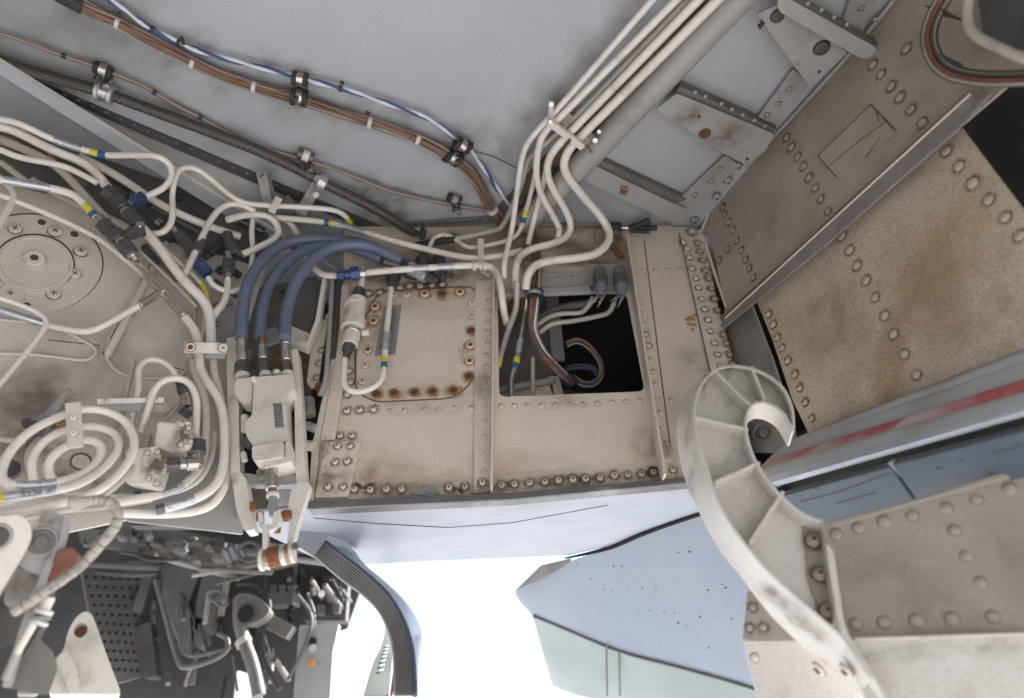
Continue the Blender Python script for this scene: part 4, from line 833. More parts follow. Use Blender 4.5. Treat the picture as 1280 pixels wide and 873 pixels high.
# ================================================================== LEFT PIPES
pipe('topmost white pipe at the left edge, with yellow and blue bands before its wide bend', [(-40, 147, .14), (0, 149, .14), (22, 153, .14), (68, 176, .14), (103, 187, .14), (133, 195, .14), (165, 194, .15), (199, 194, .16), (217, 210, .16), (210, 234, .15), (175, 249, .13)], 4.2, 'white',
     bands=[((68, 176), (104, 187), M['sleeve'], 'sleeve', 1.15), ((112, 190), (122, 192), M['yellow'], 'band', 1.1), ((122, 192), (132, 195), M['bandblue'], 'band', 1.1)], off=.14)
pipe('thick white pipe second from the top at the left edge, running to the dark fitting', [(-40, 152), (0, 158), (20, 164), (63, 187), (105, 203), (122, 218), (143, 246)], 5.8, 'white', off=.12)
pipe('third white pipe from the top at the left edge, crossing under the others', [(-40, 163), (0, 174), (33, 188), (63, 202), (83, 219), (106, 245), (135, 276)], 5.2, 'tan', off=.10, bands=[((0, 174), (20, 182), M['tan'], 'collar', 1.1)])
pipe('fourth white pipe at the left edge with a gentle dip', [(-40, 172), (0, 187), (25, 198), (76, 206), (96, 215), (122, 229)], 4.0, 'white', off=.125)
pipe('short white pipe bending down at the left edge', [(-30, 188), (0, 202), (22, 219), (35, 228)], 3.8, 'tan', off=.07)
pipe('pipe curving down the left border above the round cover', [(-10, 215, .05), (12, 232, .05), (19, 246, .05), (10, 262, .05), (-6, 290, .05)], 4.2, 'white')
pipe('silver sleeved pipe entering from the left with a yellow and blue band', [(-40, 218), (0, 225), (68, 236), (92, 243), (106, 256), (124, 276)], 4.9, 'white', off=.12, bands=[((5, 226), (66, 236), M['sleeve'], 'sleeve', 1.12), ((107, 257), (114, 266), M['yellow'], 'band', 1.08), ((114, 266), (121, 273), M['bandblue'], 'band', 1.08)])
pipe('long thin pipe running diagonally above the round cover plate', [(-30, 232), (0, 244), (50, 263), (116, 293), (141, 311), (185, 348)], 3.6, 'white', off=.05)
pipe('thin dark tube behind the fittings', [(60, 190), (86, 225), (134, 276), (215, 352), (246, 384)], 1.8, 'tan', off=.09)
pipe('pale pipe passing behind the dark fittings towards the right', [(40, 225), (104, 262), (141, 274), (166, 288)], 4.5, 'tan', off=.03)
pipe('long white pipe running down right below the longeron edge', [(100, 195, .07), (149, 221, .07), (186, 247, .07), (214, 263, .07), (257, 282, .06), (300, 296, .05)], 5.0, 'white')
pipe('thick white pipe from the dark elbow down to the white clamp block', [(174, 281, .10), (200, 310, .10), (214, 331, .10), (234, 356, .10), (256, 376, .09), (263, 396, .08), (264, 432, .08)], 6.2, 'white', mx=.04)
# dark fitting chains
fc = thing('tee_fitting', near(150, 300, .12), 'large dark metal tee fitting chain above the polished branch pipe', 'fitting')
for a, b, r0, m_, nm, sd_ in (((122, 272), (130, 281), 7, 'steel', 'neck', 16), ((128, 279), (137, 289), 10.5, 'fit', 'nut', 6), ((137, 289), (146, 299), 8.5, 'fit', 'body', 16), ((142, 291), (150, 300), 10, 'fit', 'body', 16), ((150, 300), (156, 308), 7.5, 'steel', 'neck', 16), ((153, 304), (164, 317), 10.5, 'fit', 'nut', 6), ((164, 317), (168, 322), 7, 'steel', 'neck', 16),
                              ((150, 297), (170, 291), 7, 'fit', 'side_branch', 16), ((163, 292), (178, 288), 9, 'fit', 'nut', 6)):
    pcyl(nm, a, b, r0, M[m_], fc, off=.12, sides=sd_, bevel=.0015)
fd = thing('elbow_fitting', near(155, 258, .13), 'dark navy and grey fitting chain at the end of the thick left pipe', 'fitting')
for a, b, r0, m_, nm, sd_ in (((131, 238), (144, 246), 10, 'fit', 'nut', 6), ((144, 246), (152, 254), 8, 'fit', 'body', 16), ((147, 250), (155, 262), 9.5, 'fit', 'body', 16), ((155, 262), (160, 267), 7, 'steel', 'neck', 16), ((158, 266), (172, 280), 9.5, 'fit', 'nut', 6),
                              ((155, 258), (164, 253), 5.5, 'steel', 'neck', 12), ((163, 254), (179, 247), 9, 'navy', 'nut', 6), ((172, 280), (178, 285), 6, 'steel', 'neck', 12)):
    pcyl(nm, a, b, r0, M[m_], fd, off=.13, sides=sd_, bevel=.0015)
pt_ = thing('branch_pipe', near(202, 361, .09), 'polished metal tee pipe branching to a white pipe above the pocketed wall', 'pipe')
for a, b, r0, m_, nm in (((164, 317), (186, 344), 5.2, 'steel', 'tube'), ((183, 341), (199, 360), 6.2, 'steel', 'sleeve'), ((198, 357), (206, 367), 7, 'steel', 'tee'), ((206, 366), (230, 395), 6.0, 'steel', 'sleeve'), ((200, 366), (175, 382), 5.0, 'steel', 'sleeve')): pcyl(nm, a, b, r0, M[m_], pt_, off=.09, bevel=.001)
pipe('white pipe running from the polished tee down to the clamp block', [(228, 393), (243, 411), (249, 432)], 5.4, 'white', off=.08)
pipe('white pipe from the polished tee bending left below the round cover', [(178, 380, .08), (133, 406, .07), (113, 415, .06), (92, 414, .05), (60, 407, .05), (-30, 378, .05)], 4.4, 'white', bands=[((58, 406), (-10, 384), M['sleeve'], 'sleeve', 1.08)])
pipe('thin white pipe with a tight bend at the left border', [(-30, 364), (0, 372), (46, 389), (60, 401), (54, 413), (35, 439), (-10, 492)], 3.3, 'white', off=.075)
# loops between the longeron and the hoses
pipe('white pipe with rounded hook above the navy nut', [(229, 346, .09), (243, 318, .09), (252, 298, .10), (264, 273, .11), (279, 257, .12), (299, 254, .12), (318, 264, .12)], 4.0, 'white')
nt_ = thing('nut', near(247, 311, .09), 'dark square nut on the rising white pipe', 'nut'); pcyl('nut', (252, 302), (244, 316), 8, M['fit'], nt_, off=.09, sides=6, bevel=.0015); pcyl('neck', (254, 298), (251, 304), 5, M['steel'], nt_, off=.09)
pipe('curled white pipe making a tight hook beside the blue hoses', [(284, 275, .12), (305, 269, .12), (325, 268, .12), (342, 273, .12), (350, 290, .11), (343, 300, .11), (322, 310, .10), (303, 318, .09)], 4.2, 'white', mx=.03)
pipe('thin white pipe arching over the longeron edge', [(216, 262, .12), (215, 240, .13), (221, 214, .13), (233, 209, .13), (246, 211, .13), (262, 222, .13), (285, 243, .12), (304, 254, .12), (330, 257, .12), (378, 259, .11), (418, 262, .10), (431, 269, .09), (438, 279, .08)], 3.5, 'white', bands=[((433, 272), (438, 279), M['yellow'], 'band', 1.05)])
pipe('short pipe running down behind the arching pipe', [(216, 262, .12), (215, 278, .11), (206, 290, .10), (193, 293, .09), (180, 292, .08)], 4.0, 'white')
pipe('long straight pipe with blue and yellow band crossing above the blue hoses', [(343, 272, .10), (403, 277, .10), (430, 283, .10), (496, 303, .08), (590, 325, .07), (632, 319, .07), (652, 313, .06)], 3.9, 'white', bands=[((403, 277), (411, 278), M['bandblue'], 'band', 1.1), ((411, 278), (419, 280), M['yellow'], 'band', 1.1), ((427, 282), (458, 292), M['sleeve'], 'sleeve', 1.05)])
pipe('white pipe curving down behind the outer blue hose', [(345, 272, .09), (358, 274, .09), (367, 284, .08), (374, 298, .07)], 3.7, 'white')
pipe('thin white pipe hanging in a long curve beside the hose', [(316, 274, .10), (314, 290, .09), (317, 322, .08), (308, 356, .08), (290, 367, .08), (268, 359, .08), (260, 347, .08)], 3.4, 'white')
pipe('white pipe with a kink below the black stacked fitting', [(285, 346, .08), (284, 374, .08), (267, 394, .08), (262, 402, .07)], 4.6, 'white')
pipe('thin pipe descending between the thick white pipes', [(195, 300, .04), (212, 318, .05), (242, 343, .05), (258, 363, .05), (259, 384, .05), (252, 430, .05)], 3.2, 'white', bands=[((236, 366), (238, 374), M['yellow'], 'band')])
pipe('thin pipe with a yellow band beside the clamp block', [(232, 350, .04), (236, 372, .04), (244, 392, .04), (243, 430, .04)], 2.8, 'tan', bands=[((233, 356), (235, 366), M['bandblue'], 'band', 1.2), ((235, 366), (236, 374), M['yellow'], 'band', 1.2)])
nb = thing('nut', near(254, 338, .08), 'navy blue nut beside the rising white pipe', 'nut')
for a, b, r0, m_, sd_ in (((243, 326), (252, 336), 7, 'navy', 12), ((249, 331), (260, 343), 9, 'navy', 6), ((230, 300), (241, 315), 8, 'fit', 6), ((222, 292), (232, 303), 6.5, 'fit', 12), ((238, 314), (245, 328), 7, 'fit', 12), ((216, 284), (222, 293), 3, 'tan', 12)): pcyl('nut', a, b, r0, M[m_], nb, off=.075, sides=sd_, bevel=.0012)
bs_ = thing('stacked_fitting', near(286, 320, .08), 'dark stacked fitting with elbow between the longeron and the curled pipe', 'fitting')
for a, b, r0, m_, sd_ in (((284, 292), (287, 306), 6.5, 'fit', 12), ((286, 304), (296, 318), 8, 'fit', 12), ((294, 318), (304, 317), 6, 'fit', 12), ((285, 316), (286, 328), 5, 'steel', 12), ((286, 327), (285, 342), 8.5, 'fit', 6), ((285, 341), (285, 350), 5, 'steel', 12), ((302, 318), (306, 317), 5, 'brass', 12)): pcyl('body', a, b, r0, M[m_], bs_, off=.08, sides=sd_, bevel=.0012)
# small brackets and clips over the longeron
b1 = thing('bracket', near(330, 235, .06), 'upright white bracket with rusty hole standing on the longeron', 'bracket'); pbar('plate', (327, 215, .06), (336, 258, .08), 13, .012, M['frame'], b1); pbar('side', (335, 215, .055), (344, 256, .075), 5, .02, M['mid'], b1)
pcyl('hole', (327, 220, .068), (328, 221, .069), 4, M['rust'], b1)
b2 = thing('bracket', near(393, 245, .06), 'grey strap bracket holding the braided hose end clamp', 'bracket'); pbar('strap', (402, 222, .06), (375, 268, .07), 14, .006, M['frame'], b2); pbar('strap', (396, 262, .05), (392, 298, .05), 15, .006, M['mid'], b2); pcyl('bolt', (394, 243, .075), (395, 244, .08), 4, M['cast'], b2)
b3 = thing('pipe_clip', near(342, 258, .12), 'small white slanted clip across the thin pipes', 'clip'); pbar('strap', (349, 247, .13), (339, 266, .13), 9, .006, M['cast'], b3)
b4 = thing('pipe_clip', near(600, 322, .08), 'white upright clip joining pipes above the access panel', 'clip'); pbar('strap', (601, 298, .08), (601, 330, .08), 8, .006, M['cast'], b4)
for x in (592, 600, 605): pcyl('band', (x-2, 333, .08), (x+2, 332, .08), 6.5 if x != 600 else 5.5, M['cast'], b4, bevel=.001)
pbar('hook', (601, 338, .05), (612, 345, .04), 5, .004, M['frame'], b4)
pbar('flat_bracket', (350, 252, .06), (368, 270, .06), 26, .004, M['mid']); tag(bpy.data.objects['flat_bracket'], 'rounded grey flat bracket behind the slanted clip', 'bracket')
# pipe with blue fitting above access panel
pipe('white pipe with label sleeves above the access panel, bending down into the opening', [(432, 344, .07), (457, 341, .08), (516, 336, .08), (589, 332, .08), (607, 331, .08), (620, 337, .08), (626, 356, .08), (629, 385, .05), (633, 405, -.04)], 4.3, 'white', bands=[((520, 336), (534, 335), M['sleeve'], 'sleeve'), ((542, 335), (572, 333), M['sleeve'], 'sleeve')])
pipe('crooked white pipe joining the worn blue fitting from behind', [(378, 315, .05), (390, 332, .06), (402, 345, .07), (424, 345, .07)], 4.0, 'white')
pipe('long thin dull tube slanting behind the blue hoses', [(395, 318, .02), (425, 341, .03)], 2.0, 'tan')
bf = thing('blue_fitting', near(440, 343, .08), 'worn blue union fitting above the inline valve', 'fitting')
for a, b, r0, m_, sd_ in (((422, 344), (432, 344), 7.5, 'navy', 6), ((431, 344), (440, 343), 6, 'navy', 16), ((438, 343), (450, 341), 9, 'navy', 6), ((449, 342), (458, 341), 6.5, 'steel', 6)): pcyl('nut', a, b, r0, M[m_], bf, off=.08, sides=sd_, bevel=.0015)
# ================================================================== BLUE HOSES
def hose(label, px, end, fr_):
    o = tube('blue_hose', px, 7.0, M['hose'], label, 'hose', 'three thick blue hoses', mx=.1, sides=18)
    (u0, v0), lst = end
    for a, b, r0, m_, nm, sd_ in lst: pcyl(nm, a, b, r0, M[m_], o, off=.11, sides=sd_, bevel=.0012)
    if fr_: 
        for a, b, r0, m_, nm, sd_ in fr_: pcyl(nm, a, b, r0, M[m_], o, off=.06, sides=sd_, bevel=.0012)
    return o
hose('outermost blue hose arching left of the other two', [(302, 424, .11), (303, 385, .11), (309, 353, .12), (329, 322, .12), (360, 301, .12), (395, 298, .11), (440, 301, .08), (470, 311, .05)],
     ((302, 424), [((302, 420), (302, 430), 6, 'steel', 'ferrule', 16), ((302, 430), (303, 452), 6.8, 'steel', 'ferrule', 18), ((302, 448), (303, 456), 6, 'brass', 'collar', 16), ((303, 455), (303, 468), 10.5, 'fit', 'nut', 6), ((303, 468), (303, 473), 9, 'cast', 'seat', 16)]), [])
hose('middle blue hose running under the front hose', [(325, 422, .11), (327, 385, .11), (340, 347, .11), (366, 320, .11), (392, 308, .10), (425, 306, .08), (455, 315, .07), (477, 325, .06)],
     ((325, 422), [((328, 420), (328, 434), 4.6, 'brass', 'neck', 14), ((328, 433), (329, 450), 6.2, 'steel', 'ferrule', 18), ((329, 448), (330, 455), 5, 'brass', 'collar', 14), ((330, 454), (331, 467), 9.5, 'fit', 'nut', 6), ((332, 467), (332, 472), 8, 'cast', 'seat', 16)]), [((470, 322), (482, 328), 6, 'fit', 'nut', 6), ((480, 327), (500, 333), 4.5, 'steel', 'tube', 12)])
hose('front blue hose crossing over the other two', [(356, 422, .13), (358, 385, .13), (371, 349, .14), (392, 322, .14), (420, 306, .13), (462, 305, .11), (502, 327, .07)],
     ((356, 422), [((357, 420), (357, 432), 6.4, 'steel', 'ferrule', 16), ((357, 433), (358, 452), 6.4, 'steel', 'ferrule', 18), ((358, 447), (358, 455), 5.6, 'brass', 'collar', 14), ((358, 455), (359, 466), 7.5, 'fit', 'nut', 6), ((359, 466), (359, 471), 7.5, 'cast', 'seat', 16)]), [((502, 326), (512, 331), 6.5, 'fit', 'nut', 6), ((511, 330), (532, 341), 4.5, 'steel', 'tube', 12), ((513, 338), (532, 348), 6.5, 'sleeve', 'end_fitting', 12), ((530, 345), (545, 352), 5, 'fit', 'nut', 6)])
dk = thing('union_row', near(540, 325, .03), 'row of dark union nuts behind the pipes above the access panel', 'fitting')
for a, b, r0 in (((528, 322), (534, 334), 9), ((548, 322), (552, 334), 8), ((505, 340), (520, 346), 6), ((540, 338), (556, 348), 6), ((556, 342), (566, 346), 4)): pcyl('nut', a, b, r0, M['fit'], dk, off=.03, sides=8, bevel=.0012)
# ================================================================== CLAMP BLOCK AND PIPES BELOW IT
blk = thing('clamp_block', near(256, 435, .10), 'white two screw clamp block gripping the vertical pipes', 'clamp')
pbar('block', (230, 434.5, .105), (284, 435.5, .105), 14, .02, M['cast'], blk, bevel=.0015); pbar('lower_block', (232, 444, .08), (282, 445, .08), 8, .03, M['frame'], blk)
for q in ((238, 434), (279, 435)):
    p = near(q[0], q[1], .118); put(FAM['cast']['rscrew' if q[0] < 250 else 'screw'], 'screw', p, -p.normalized(), 5.5*depth(p)/FPX, blk)
GV = 'white pipes turning left below the clamp block'
pipe('second vertical pipe under the clamp block, tucked behind the thick ones', [(240, 440, .05), (244, 470, .05), (257, 495, .05), (259, 528, .05), (256, 575, .05), (240, 600, .05), (205, 619, .05), (141, 628, .05)], 5.2, 'white', GV, bands=[((228, 606), (200, 620), M['sleeve'], 'sleeve')])
pipe('front thick pipe under the clamp block, with a label sleeve on its low run', [(248, 440, .09), (251, 467, .09), (274, 497, .10), (281, 525, .10), (281, 585, .10), (268, 611, .10), (238, 627, .10), (195, 638, .09)], 5.8, 'white', GV, bands=[((240, 626), (205, 636), M['sleeve'], 'sleeve', 1.05), ((205, 636), (190, 639), M['fit'], 'sleeve', 1.1)])
pipe('right pipe under the clamp block, partly hidden by the front one', [(266, 440, .05), (268, 470, .05), (277, 495, .05), (284, 530, .05)], 5.0, 'white')
pipe('outer bottom pipe making the lowest turn beside the actuator rail', [(285, 560, .07), (286, 596, .07), (272, 628, .07), (248, 640, .07), (200, 644, .07), (140, 641, .07)], 5.2, 'white', GV)
pipe('thin vertical pipe at the left of the pipe group', [(235, 440, .03), (238, 470, .03), (246, 500, .03), (250, 545, .03)], 3.2, 'tan')
pipe('inner bottom pipe with a blue and yellow band under the valve box', [(268, 540, .03), (267, 566, .03), (256, 592, .03), (243, 606, .03), (215, 617, .03), (178, 620, .03), (120, 622, .03)], 3.7, 'white', bands=[((184, 616), (176, 618), M['yellow'], 'band', 1.5), ((176, 618), (168, 620), M['bandblue'], 'band', 1.5)])
pipe('pale pipe running left under the spiral', [(190, 625, .02), (140, 633, .02), (60, 640, .02)], 4, 'tan')
# valve boxes
def vbox(label, face, top, side, off, th):
    t = thing('valve_box', near(face[0][0], face[0][1], off), label, 'valve')
    c = near(sum(a for a, b in face)/4, sum(b for a, b in face)/4, off); pl = Pl(tuple(-V((c.x*.4, c.y, c.z*.8)).normalized()), tuple(c))
    plate('body', face, pl, 0, th, M['cast'], t, bevel=.003, segs=2, smooth='auto')
    return t, pl
v1, p1 = vbox('upper white valve box with grimy cover right of the spiral', [(196, 527), (236, 530), (238, 560), (222, 566), (192, 560)], 0, 0, .09, .05)
plate('cover', rnd([(221, 526), (239, 528), (240, 556), (224, 560)], 3), p1, .006, .008, M['cast'], v1, bevel=.002); pbar('ledge', (196, 564), (226, 566), 10, .03, M['frame'], v1, p1, -.01)
studs(v1, [(227, 531), (236, 535), (226, 556), (238, 552)], p1, 3, 'screw', 'cast', .0065, 'st_dirt'); smudge(v1, (230, 544), p1, .022, 'st_dirt', .0064); smudge(v1, (222, 562), p1, .03, 'st_mid', .0015)
v2, p2 = vbox('lower white valve box with grimy corner under the pipe loops', [(156, 562), (196, 558), (203, 585), (196, 609), (156, 604)], 0, 0, .09, .05)
plate('cover', rnd([(180, 561), (197, 558), (204, 582), (197, 608), (178, 598)], 3), p2, .006, .008, M['cast'], v2, bevel=.002)
studs(v2, [(197, 565), (196, 604), (184, 566), (186, 598)], p2, 3.2, 'screw', 'cast', .0065, 'st_dirt'); smudge(v2, (196, 582), p2, .028, 'st_dirt', .0064)
ef = thing('elbow_fitting', near(235, 582, .11), 'grey metal elbow with large nut right of the lower valve box', 'fitting')
for a, b, r0, m_, nm, sd_ in (((200, 582), (208, 582), 11, 'steel', 'washer', 16), ((206, 582), (224, 581), 10, 'fit', 'nut', 6), ((222, 581), (234, 581), 6, 'steel', 'neck', 16), ((232, 581), (248, 580), 8.5, 'steel', 'elbow', 16), ((246, 584), (247, 566), 8, 'steel', 'elbow', 16), ((246, 569), (245, 552), 12, 'fit', 'nut', 6), ((245, 553), (244, 546), 6, 'cast', 'neck', 16)): pcyl(nm, a, b, r0, M[m_], ef, off=.11, sides=sd_, bevel=.002)
pipe('white hooked pipe rising from the large grey nut', [(244, 548, .11), (246, 520, .11), (246, 495, .12), (236, 477, .12), (219, 472, .12), (201, 477, .11), (190, 492, .10), (186, 510, .09), (176, 540, .06)], 4.4, 'white', mx=.03)
pipe('taller white hooked pipe behind the other hook', [(222, 474, .06), (212, 457, .08), (196, 449, .08), (180, 451, .08), (172, 464, .08), (174, 480, .08), (172, 496, .07), (164, 525, .05), (158, 545, .04)], 4.0, 'white', mx=.03)
pipe('straight stub pipe left of the hooked pipes', [(167, 451, .06), (162, 474, .06), (152, 512, .05), (146, 545, .04)], 3.6, 'tan')
pipe('small pipe end rising to the dark nut near the hooks', [(207, 524, .04), (220, 510, .05), (228, 500, .05)], 3.5, 'tan')
en = thing('nut', near(230, 488, .07), 'dark double nut behind the hooked pipes', 'nut'); pcyl('nut', (224, 476), (228, 486), 6, M['fit'], en, off=.07, sides=8, bevel=.001); pcyl('nut', (224, 490), (236, 486), 9, M['fit'], en, off=.07, sides=6, bevel=.0015); pcyl('nut', (232, 492), (234, 508), 6, M['steel'], en, off=.07, bevel=.001); pcyl('nut', (226, 512), (238, 520), 6, M['fit'], en, off=.06, sides=6)
ch = thing('support_channel', near(170, 505, .08), 'white horizontal channel supporting the hooked pipes', 'bracket')
pbar('face', (121, 502, .09), (205, 500, .09), 7, .004, M['cast'], ch); pbar('face', (125, 508, .075), (209, 511, .075), 11, .004, M['frame'], ch); pbar('end', (203, 499, .085), (211, 514, .075), 5, .004, M['frame'], ch)
for q in ((133, 502), (195, 501)): p = near(*q, .0925); put(FAM['cast']['flush'], 'rivet', p, -p.normalized(), 2.6*depth(p)/FPX, ch)
# ================================================================== SPIRAL PIPES
pipe('outer loop of the spiral pipes, widest ring at lower left', [(-30, 646, .17), (0, 643, .17), (50, 635, .17), (113, 621, .17), (150, 594, .16), (170, 562, .16), (164, 533, .15), (142, 516, .15), (110, 510, .15), (83, 517, .15), (38, 537, .15), (10, 566, .15), (0, 592, .15), (6, 604, .15), (22, 607, .15), (50, 606, .15), (80, 602, .15), (110, 590, .14), (127, 571, .14), (126, 555, .14), (108, 548, .14), (84, 556, .13), (63, 572, .13), (59, 590, .12), (68, 602, .11)], 5.4, 'white', off=.15, mx=.06,
     bands=[((20, 607), (72, 603), M['sleeve'], 'sleeve', 1.04)])
s2p = pipe('middle loop of the spiral pipes, with a silver label sleeve', [(-30, 628, .15), (0, 622, .15), (65, 614, .15), (101, 606, .15), (133, 584, .14), (150, 560, .14), (145, 542, .13), (124, 533, .13), (98, 533, .13), (66, 543, .13), (45, 562, .12), (39, 582, .12), (43, 604, .10)], 5.2, 'white', off=.13,
     bands=[((-10, 624), (66, 614), M['sleeve'], 'sleeve', 1.08), ((-20, 626), (3, 622), M['yellow'], 'band', 1.10)])
tx = bpy.data.curves.new('sleeve_text', 'FONT'); tx.body = 'R L50 -A'; tx.size = .0115; to = bpy.data.objects.new('sleeve_text', tx); tx.materials.append(M['ink']); col.objects.link(to)
_m = bpy.data.meshes.new_from_object(to.evaluated_get(bpy.context.evaluated_depsgraph_get())); bpy.data.objects.remove(to); to = bpy.data.objects.new('sleeve_text', _m); col.objects.link(to)
a_, b_ = near(26, 618.8, .156), near(62, 614, .156); xd = (b_-a_).normalized(); zd = -a_.normalized(); yd = zd.cross(xd).normalized(); zd = xd.cross(yd)
to.parent = s2p; to.location = a_-yd*.003+zd*.004+OFFZ-V(s2p['wl']); to.rotation_mode = 'QUATERNION'; to.rotation_quaternion = Matrix((xd, yd, zd)).transposed().to_quaternion()
pipe('dirty lower pipe following the spiral behind it', [(-30, 652, .10), (60, 642, .10), (120, 627, .10), (158, 596, .10), (178, 570, .09), (186, 545, .08)], 4.6, 'tan')
pipe('inner tan loop showing behind the spiral rings', [(0, 628, .08), (70, 612, .09), (110, 602, .09), (140, 575, .09), (150, 545, .08), (160, 520, .07)], 4.4, 'tan')
cb_ = thing('clamp_bar', near(92, 530, .18), 'upright white clamp bar with two screws across the spiral pipes', 'clamp')
pbar('bar', (91, 503, .18), (95, 560, .18), 17, .028, M['cast'], cb_, bevel=.002)
for q in ((91, 522), (92, 541)): p = near(q[0], q[1], .197); put(FAM['cast']['screw'], 'screw', p, -p.normalized(), 3.8*depth(p)/FPX, cb_)
bp_ = thing('base_plate', P(100, 577, LW), 'dirty rounded plate with a rusty ring mark inside the spiral', 'plate')
plate('plate', ell(92, 575, 62, 42, 40), LW, .02, .012, M['wall'], bp_, bevel=.003, smooth='auto'); plate('ring', ell(101, 577, 14, 11, 24), LW, .0225, .002, M['rust'], bp_, bevel=0); plate('disc', ell(101, 577, 11.5, 8.8, 24), LW, .0235, .003, M['wall'], bp_, bevel=0)
for q, r_ in (((75, 600), 30), ((60, 560), 26), ((120, 600), 24)): smudge(bp_, q, LW, pxr(q, LW, r_), 'st_mid', .0205)
lv = thing('lever', P(60, 520, LW, .04), 'flat grey lever arm rising behind the spiral', 'lever')
plate('arm', [(84, 483), (91, 486), (66, 522), (60, 548), (50, 552), (52, 520)], LW, .04, .008, M['frame'], lv, bevel=.002); plate('fork', [(42, 524), (54, 516), (56, 524), (46, 545), (38, 536)], LW, .05, .01, M['frame'], lv, bevel=.002)
for q, r_ in (((33, 531), 5), ((46, 538), 9), ((74, 530), 6), ((12, 590), 12)): p = P(*q, LW, .055); cyl('bolt', p, p+LW.n*.015, pxr(q, LW, r_), None, M['fit' if q[0] != 74 else 'brass'], lv, 10, bevel=.001)
pipe('thin pipe ends at the left border beside the lever', [(-20, 545, .06), (16, 551, .06), (30, 552, .05)], 4, 'tan')

# ================================================================== ACTUATOR BETWEEN ITS RAILS
AC = Pl((0, -1, 0), (0, 1.22, 0)); ACf = lambda u, v, o: P(u, v, AC, o)
fr_ = thing('support_rails', ACf(320, 600, 0), 'white open support rails standing on both sides of the actuator', 'rails')
plate('left_rail', rnd([(283, 423), (295, 421), (298, 500), (300, 590), (307, 597), (318, 662), (306, 664), (296, 640), (289, 595), (284, 500)], 3), AC, .0, .03, M['cast'], fr_, bevel=.002)
plate('right_rail', rnd([(364, 436), (372, 436), (377, 500), (382, 600), (383, 604), (370, 603), (369, 580), (368, 500)], 3), AC, .0, .03, M['cast'], fr_, bevel=.002)
plate('lower_lug', rnd([(383, 602), (388, 606), (372, 655), (364, 688), (358, 690), (362, 650), (360, 632), (364, 612), (372, 603)], 4), AC, .01, .02, M['cast'], fr_, bevel=.003)
plate('cross_piece', rnd([(298, 590), (335, 596), (362, 590), (372, 596), (366, 606), (345, 606), (318, 606), (300, 602)], 3), AC, -.012, .02, M['frame'], fr_, bevel=.003)
smudge(fr_, (289, 500), AC, .02, 'st_soft', .0005); smudge(fr_, (290, 600), AC, .02, 'st_mid', .0005, .7, 0)
act = thing('actuator', ACf(335, 520, .03), 'white cast hydraulic actuator body fed by three blue hoses', 'actuator')
ACB = Pl((0, -1, 0), (0, 1.19, 0))
plate('body', rnd([(294, 474), (320, 471), (366, 468), (369, 486), (359, 494), (357, 500), (360, 552), (318, 557), (309, 548), (305, 535), (307, 525), (315, 520), (316, 500), (297, 499), (293, 490)], 5), ACB, .0, .05, M['cast'], act, bevel=.004, segs=3, smooth='auto')
plate('lower_block', rnd([(315, 558), (352, 552), (355, 555), (354, 571), (318, 577), (315, 573)], 3), ACB, .012, .05, M['cast'], act, bevel=.003, segs=2, smooth='auto')
plate('foot_block', rnd([(328, 577), (356, 572), (357, 553), (362, 551), (364, 577), (330, 585)], 2), ACB, .006, .05, M['cast'], act, bevel=.002)
plate('rating_plate', [(341, 504), (352, 504), (355, 534), (344, 535)], ACB, .0010, .0008, M['placard'], act, bevel=0)
struct(plate('gap_backing', [(292, 500), (386, 500), (392, 604), (300, 604)], BK, -.02, .004, M['void']))  # near-black sheet paints the shade between rails and actuator body
ink = []
for i in range(9):
    for j in range(3):
        if random.random() < .8: a = (342.2+j*3.6+i*.3, 506+i*3.1); ink.append([P(a[0]+x, a[1]+y, ACB, .0014) for x, y in ((0, 0), (2.6, 0), (2.6, 1.3), (0, 1.3))])
mk('printed_lines', [p for q in ink for p in q], [tuple(range(4*i, 4*i+4)) for i in range(len(ink))], M['ink'], act)
pbar('lock_wire', (316, 476), (314, 520), 1.5, .002, M['steel'], act, ACB, .003)
f_ = lambda u, v, o: P(u, v, ACB, o)
for a, b, r0, m_, nm, sd_ in (((318, 476, .0), (317, 474, .01), 4, 'cast', 'screw', 12), ((346, 468, -.01), (346, 464, -.01), 5, 'cast', 'plug', 8), ((306, 520, -.03), (306, 540, -.03), 5, 'cast', 'side_boss', 12), ((308, 550, -.03), (316, 556, -.03), 8, 'fit', 'port', 14), ((304, 566, -.03), (306, 577, -.03), 4, 'cast', 'stud', 10), ((303, 520, -.05), (307, 527, -.05), 5, 'frame', 'stud', 10),
                              ((339, 582, -.01), (340, 612, -.01), 8.2, 'steel', 'rod', 20), ((340, 606, -.01), (341, 618, -.01), 6, 'brass', 'nut', 6), ((341, 617, -.01), (341, 622, -.01), 8, 'cast', 'collar', 16), ((341, 621, -.01), (342, 645, -.01), 5.5, 'sealant', 'threaded_rod', 12),
                              ((325, 588, -.03), (328, 598, -.03), 5, 'mudw', 'stud', 10)):
    pcyl(nm, a, b, r0, M[m_], act, f=f_, sides=sd_, bevel=.0012)
lk = thing('roller_link', f_(340, 680, 0), 'white forked link holding a rusty roller below the actuator rod', 'link')
for nm, px_, o_, m_ in (('fork', [(322, 641), (328, 640), (328, 656), (340, 656), (342, 640), (350, 638), (352, 650), (344, 660), (334, 664), (324, 660)], -.002, 'cast'), ('side_bar', [(328, 655), (334, 657), (334, 700), (336, 710), (329, 709), (325, 698), (328, 690)], .004, 'cast')): plate(nm, rnd(px_, 2), ACB, o_, .014, M[m_], lk, bevel=.0015)
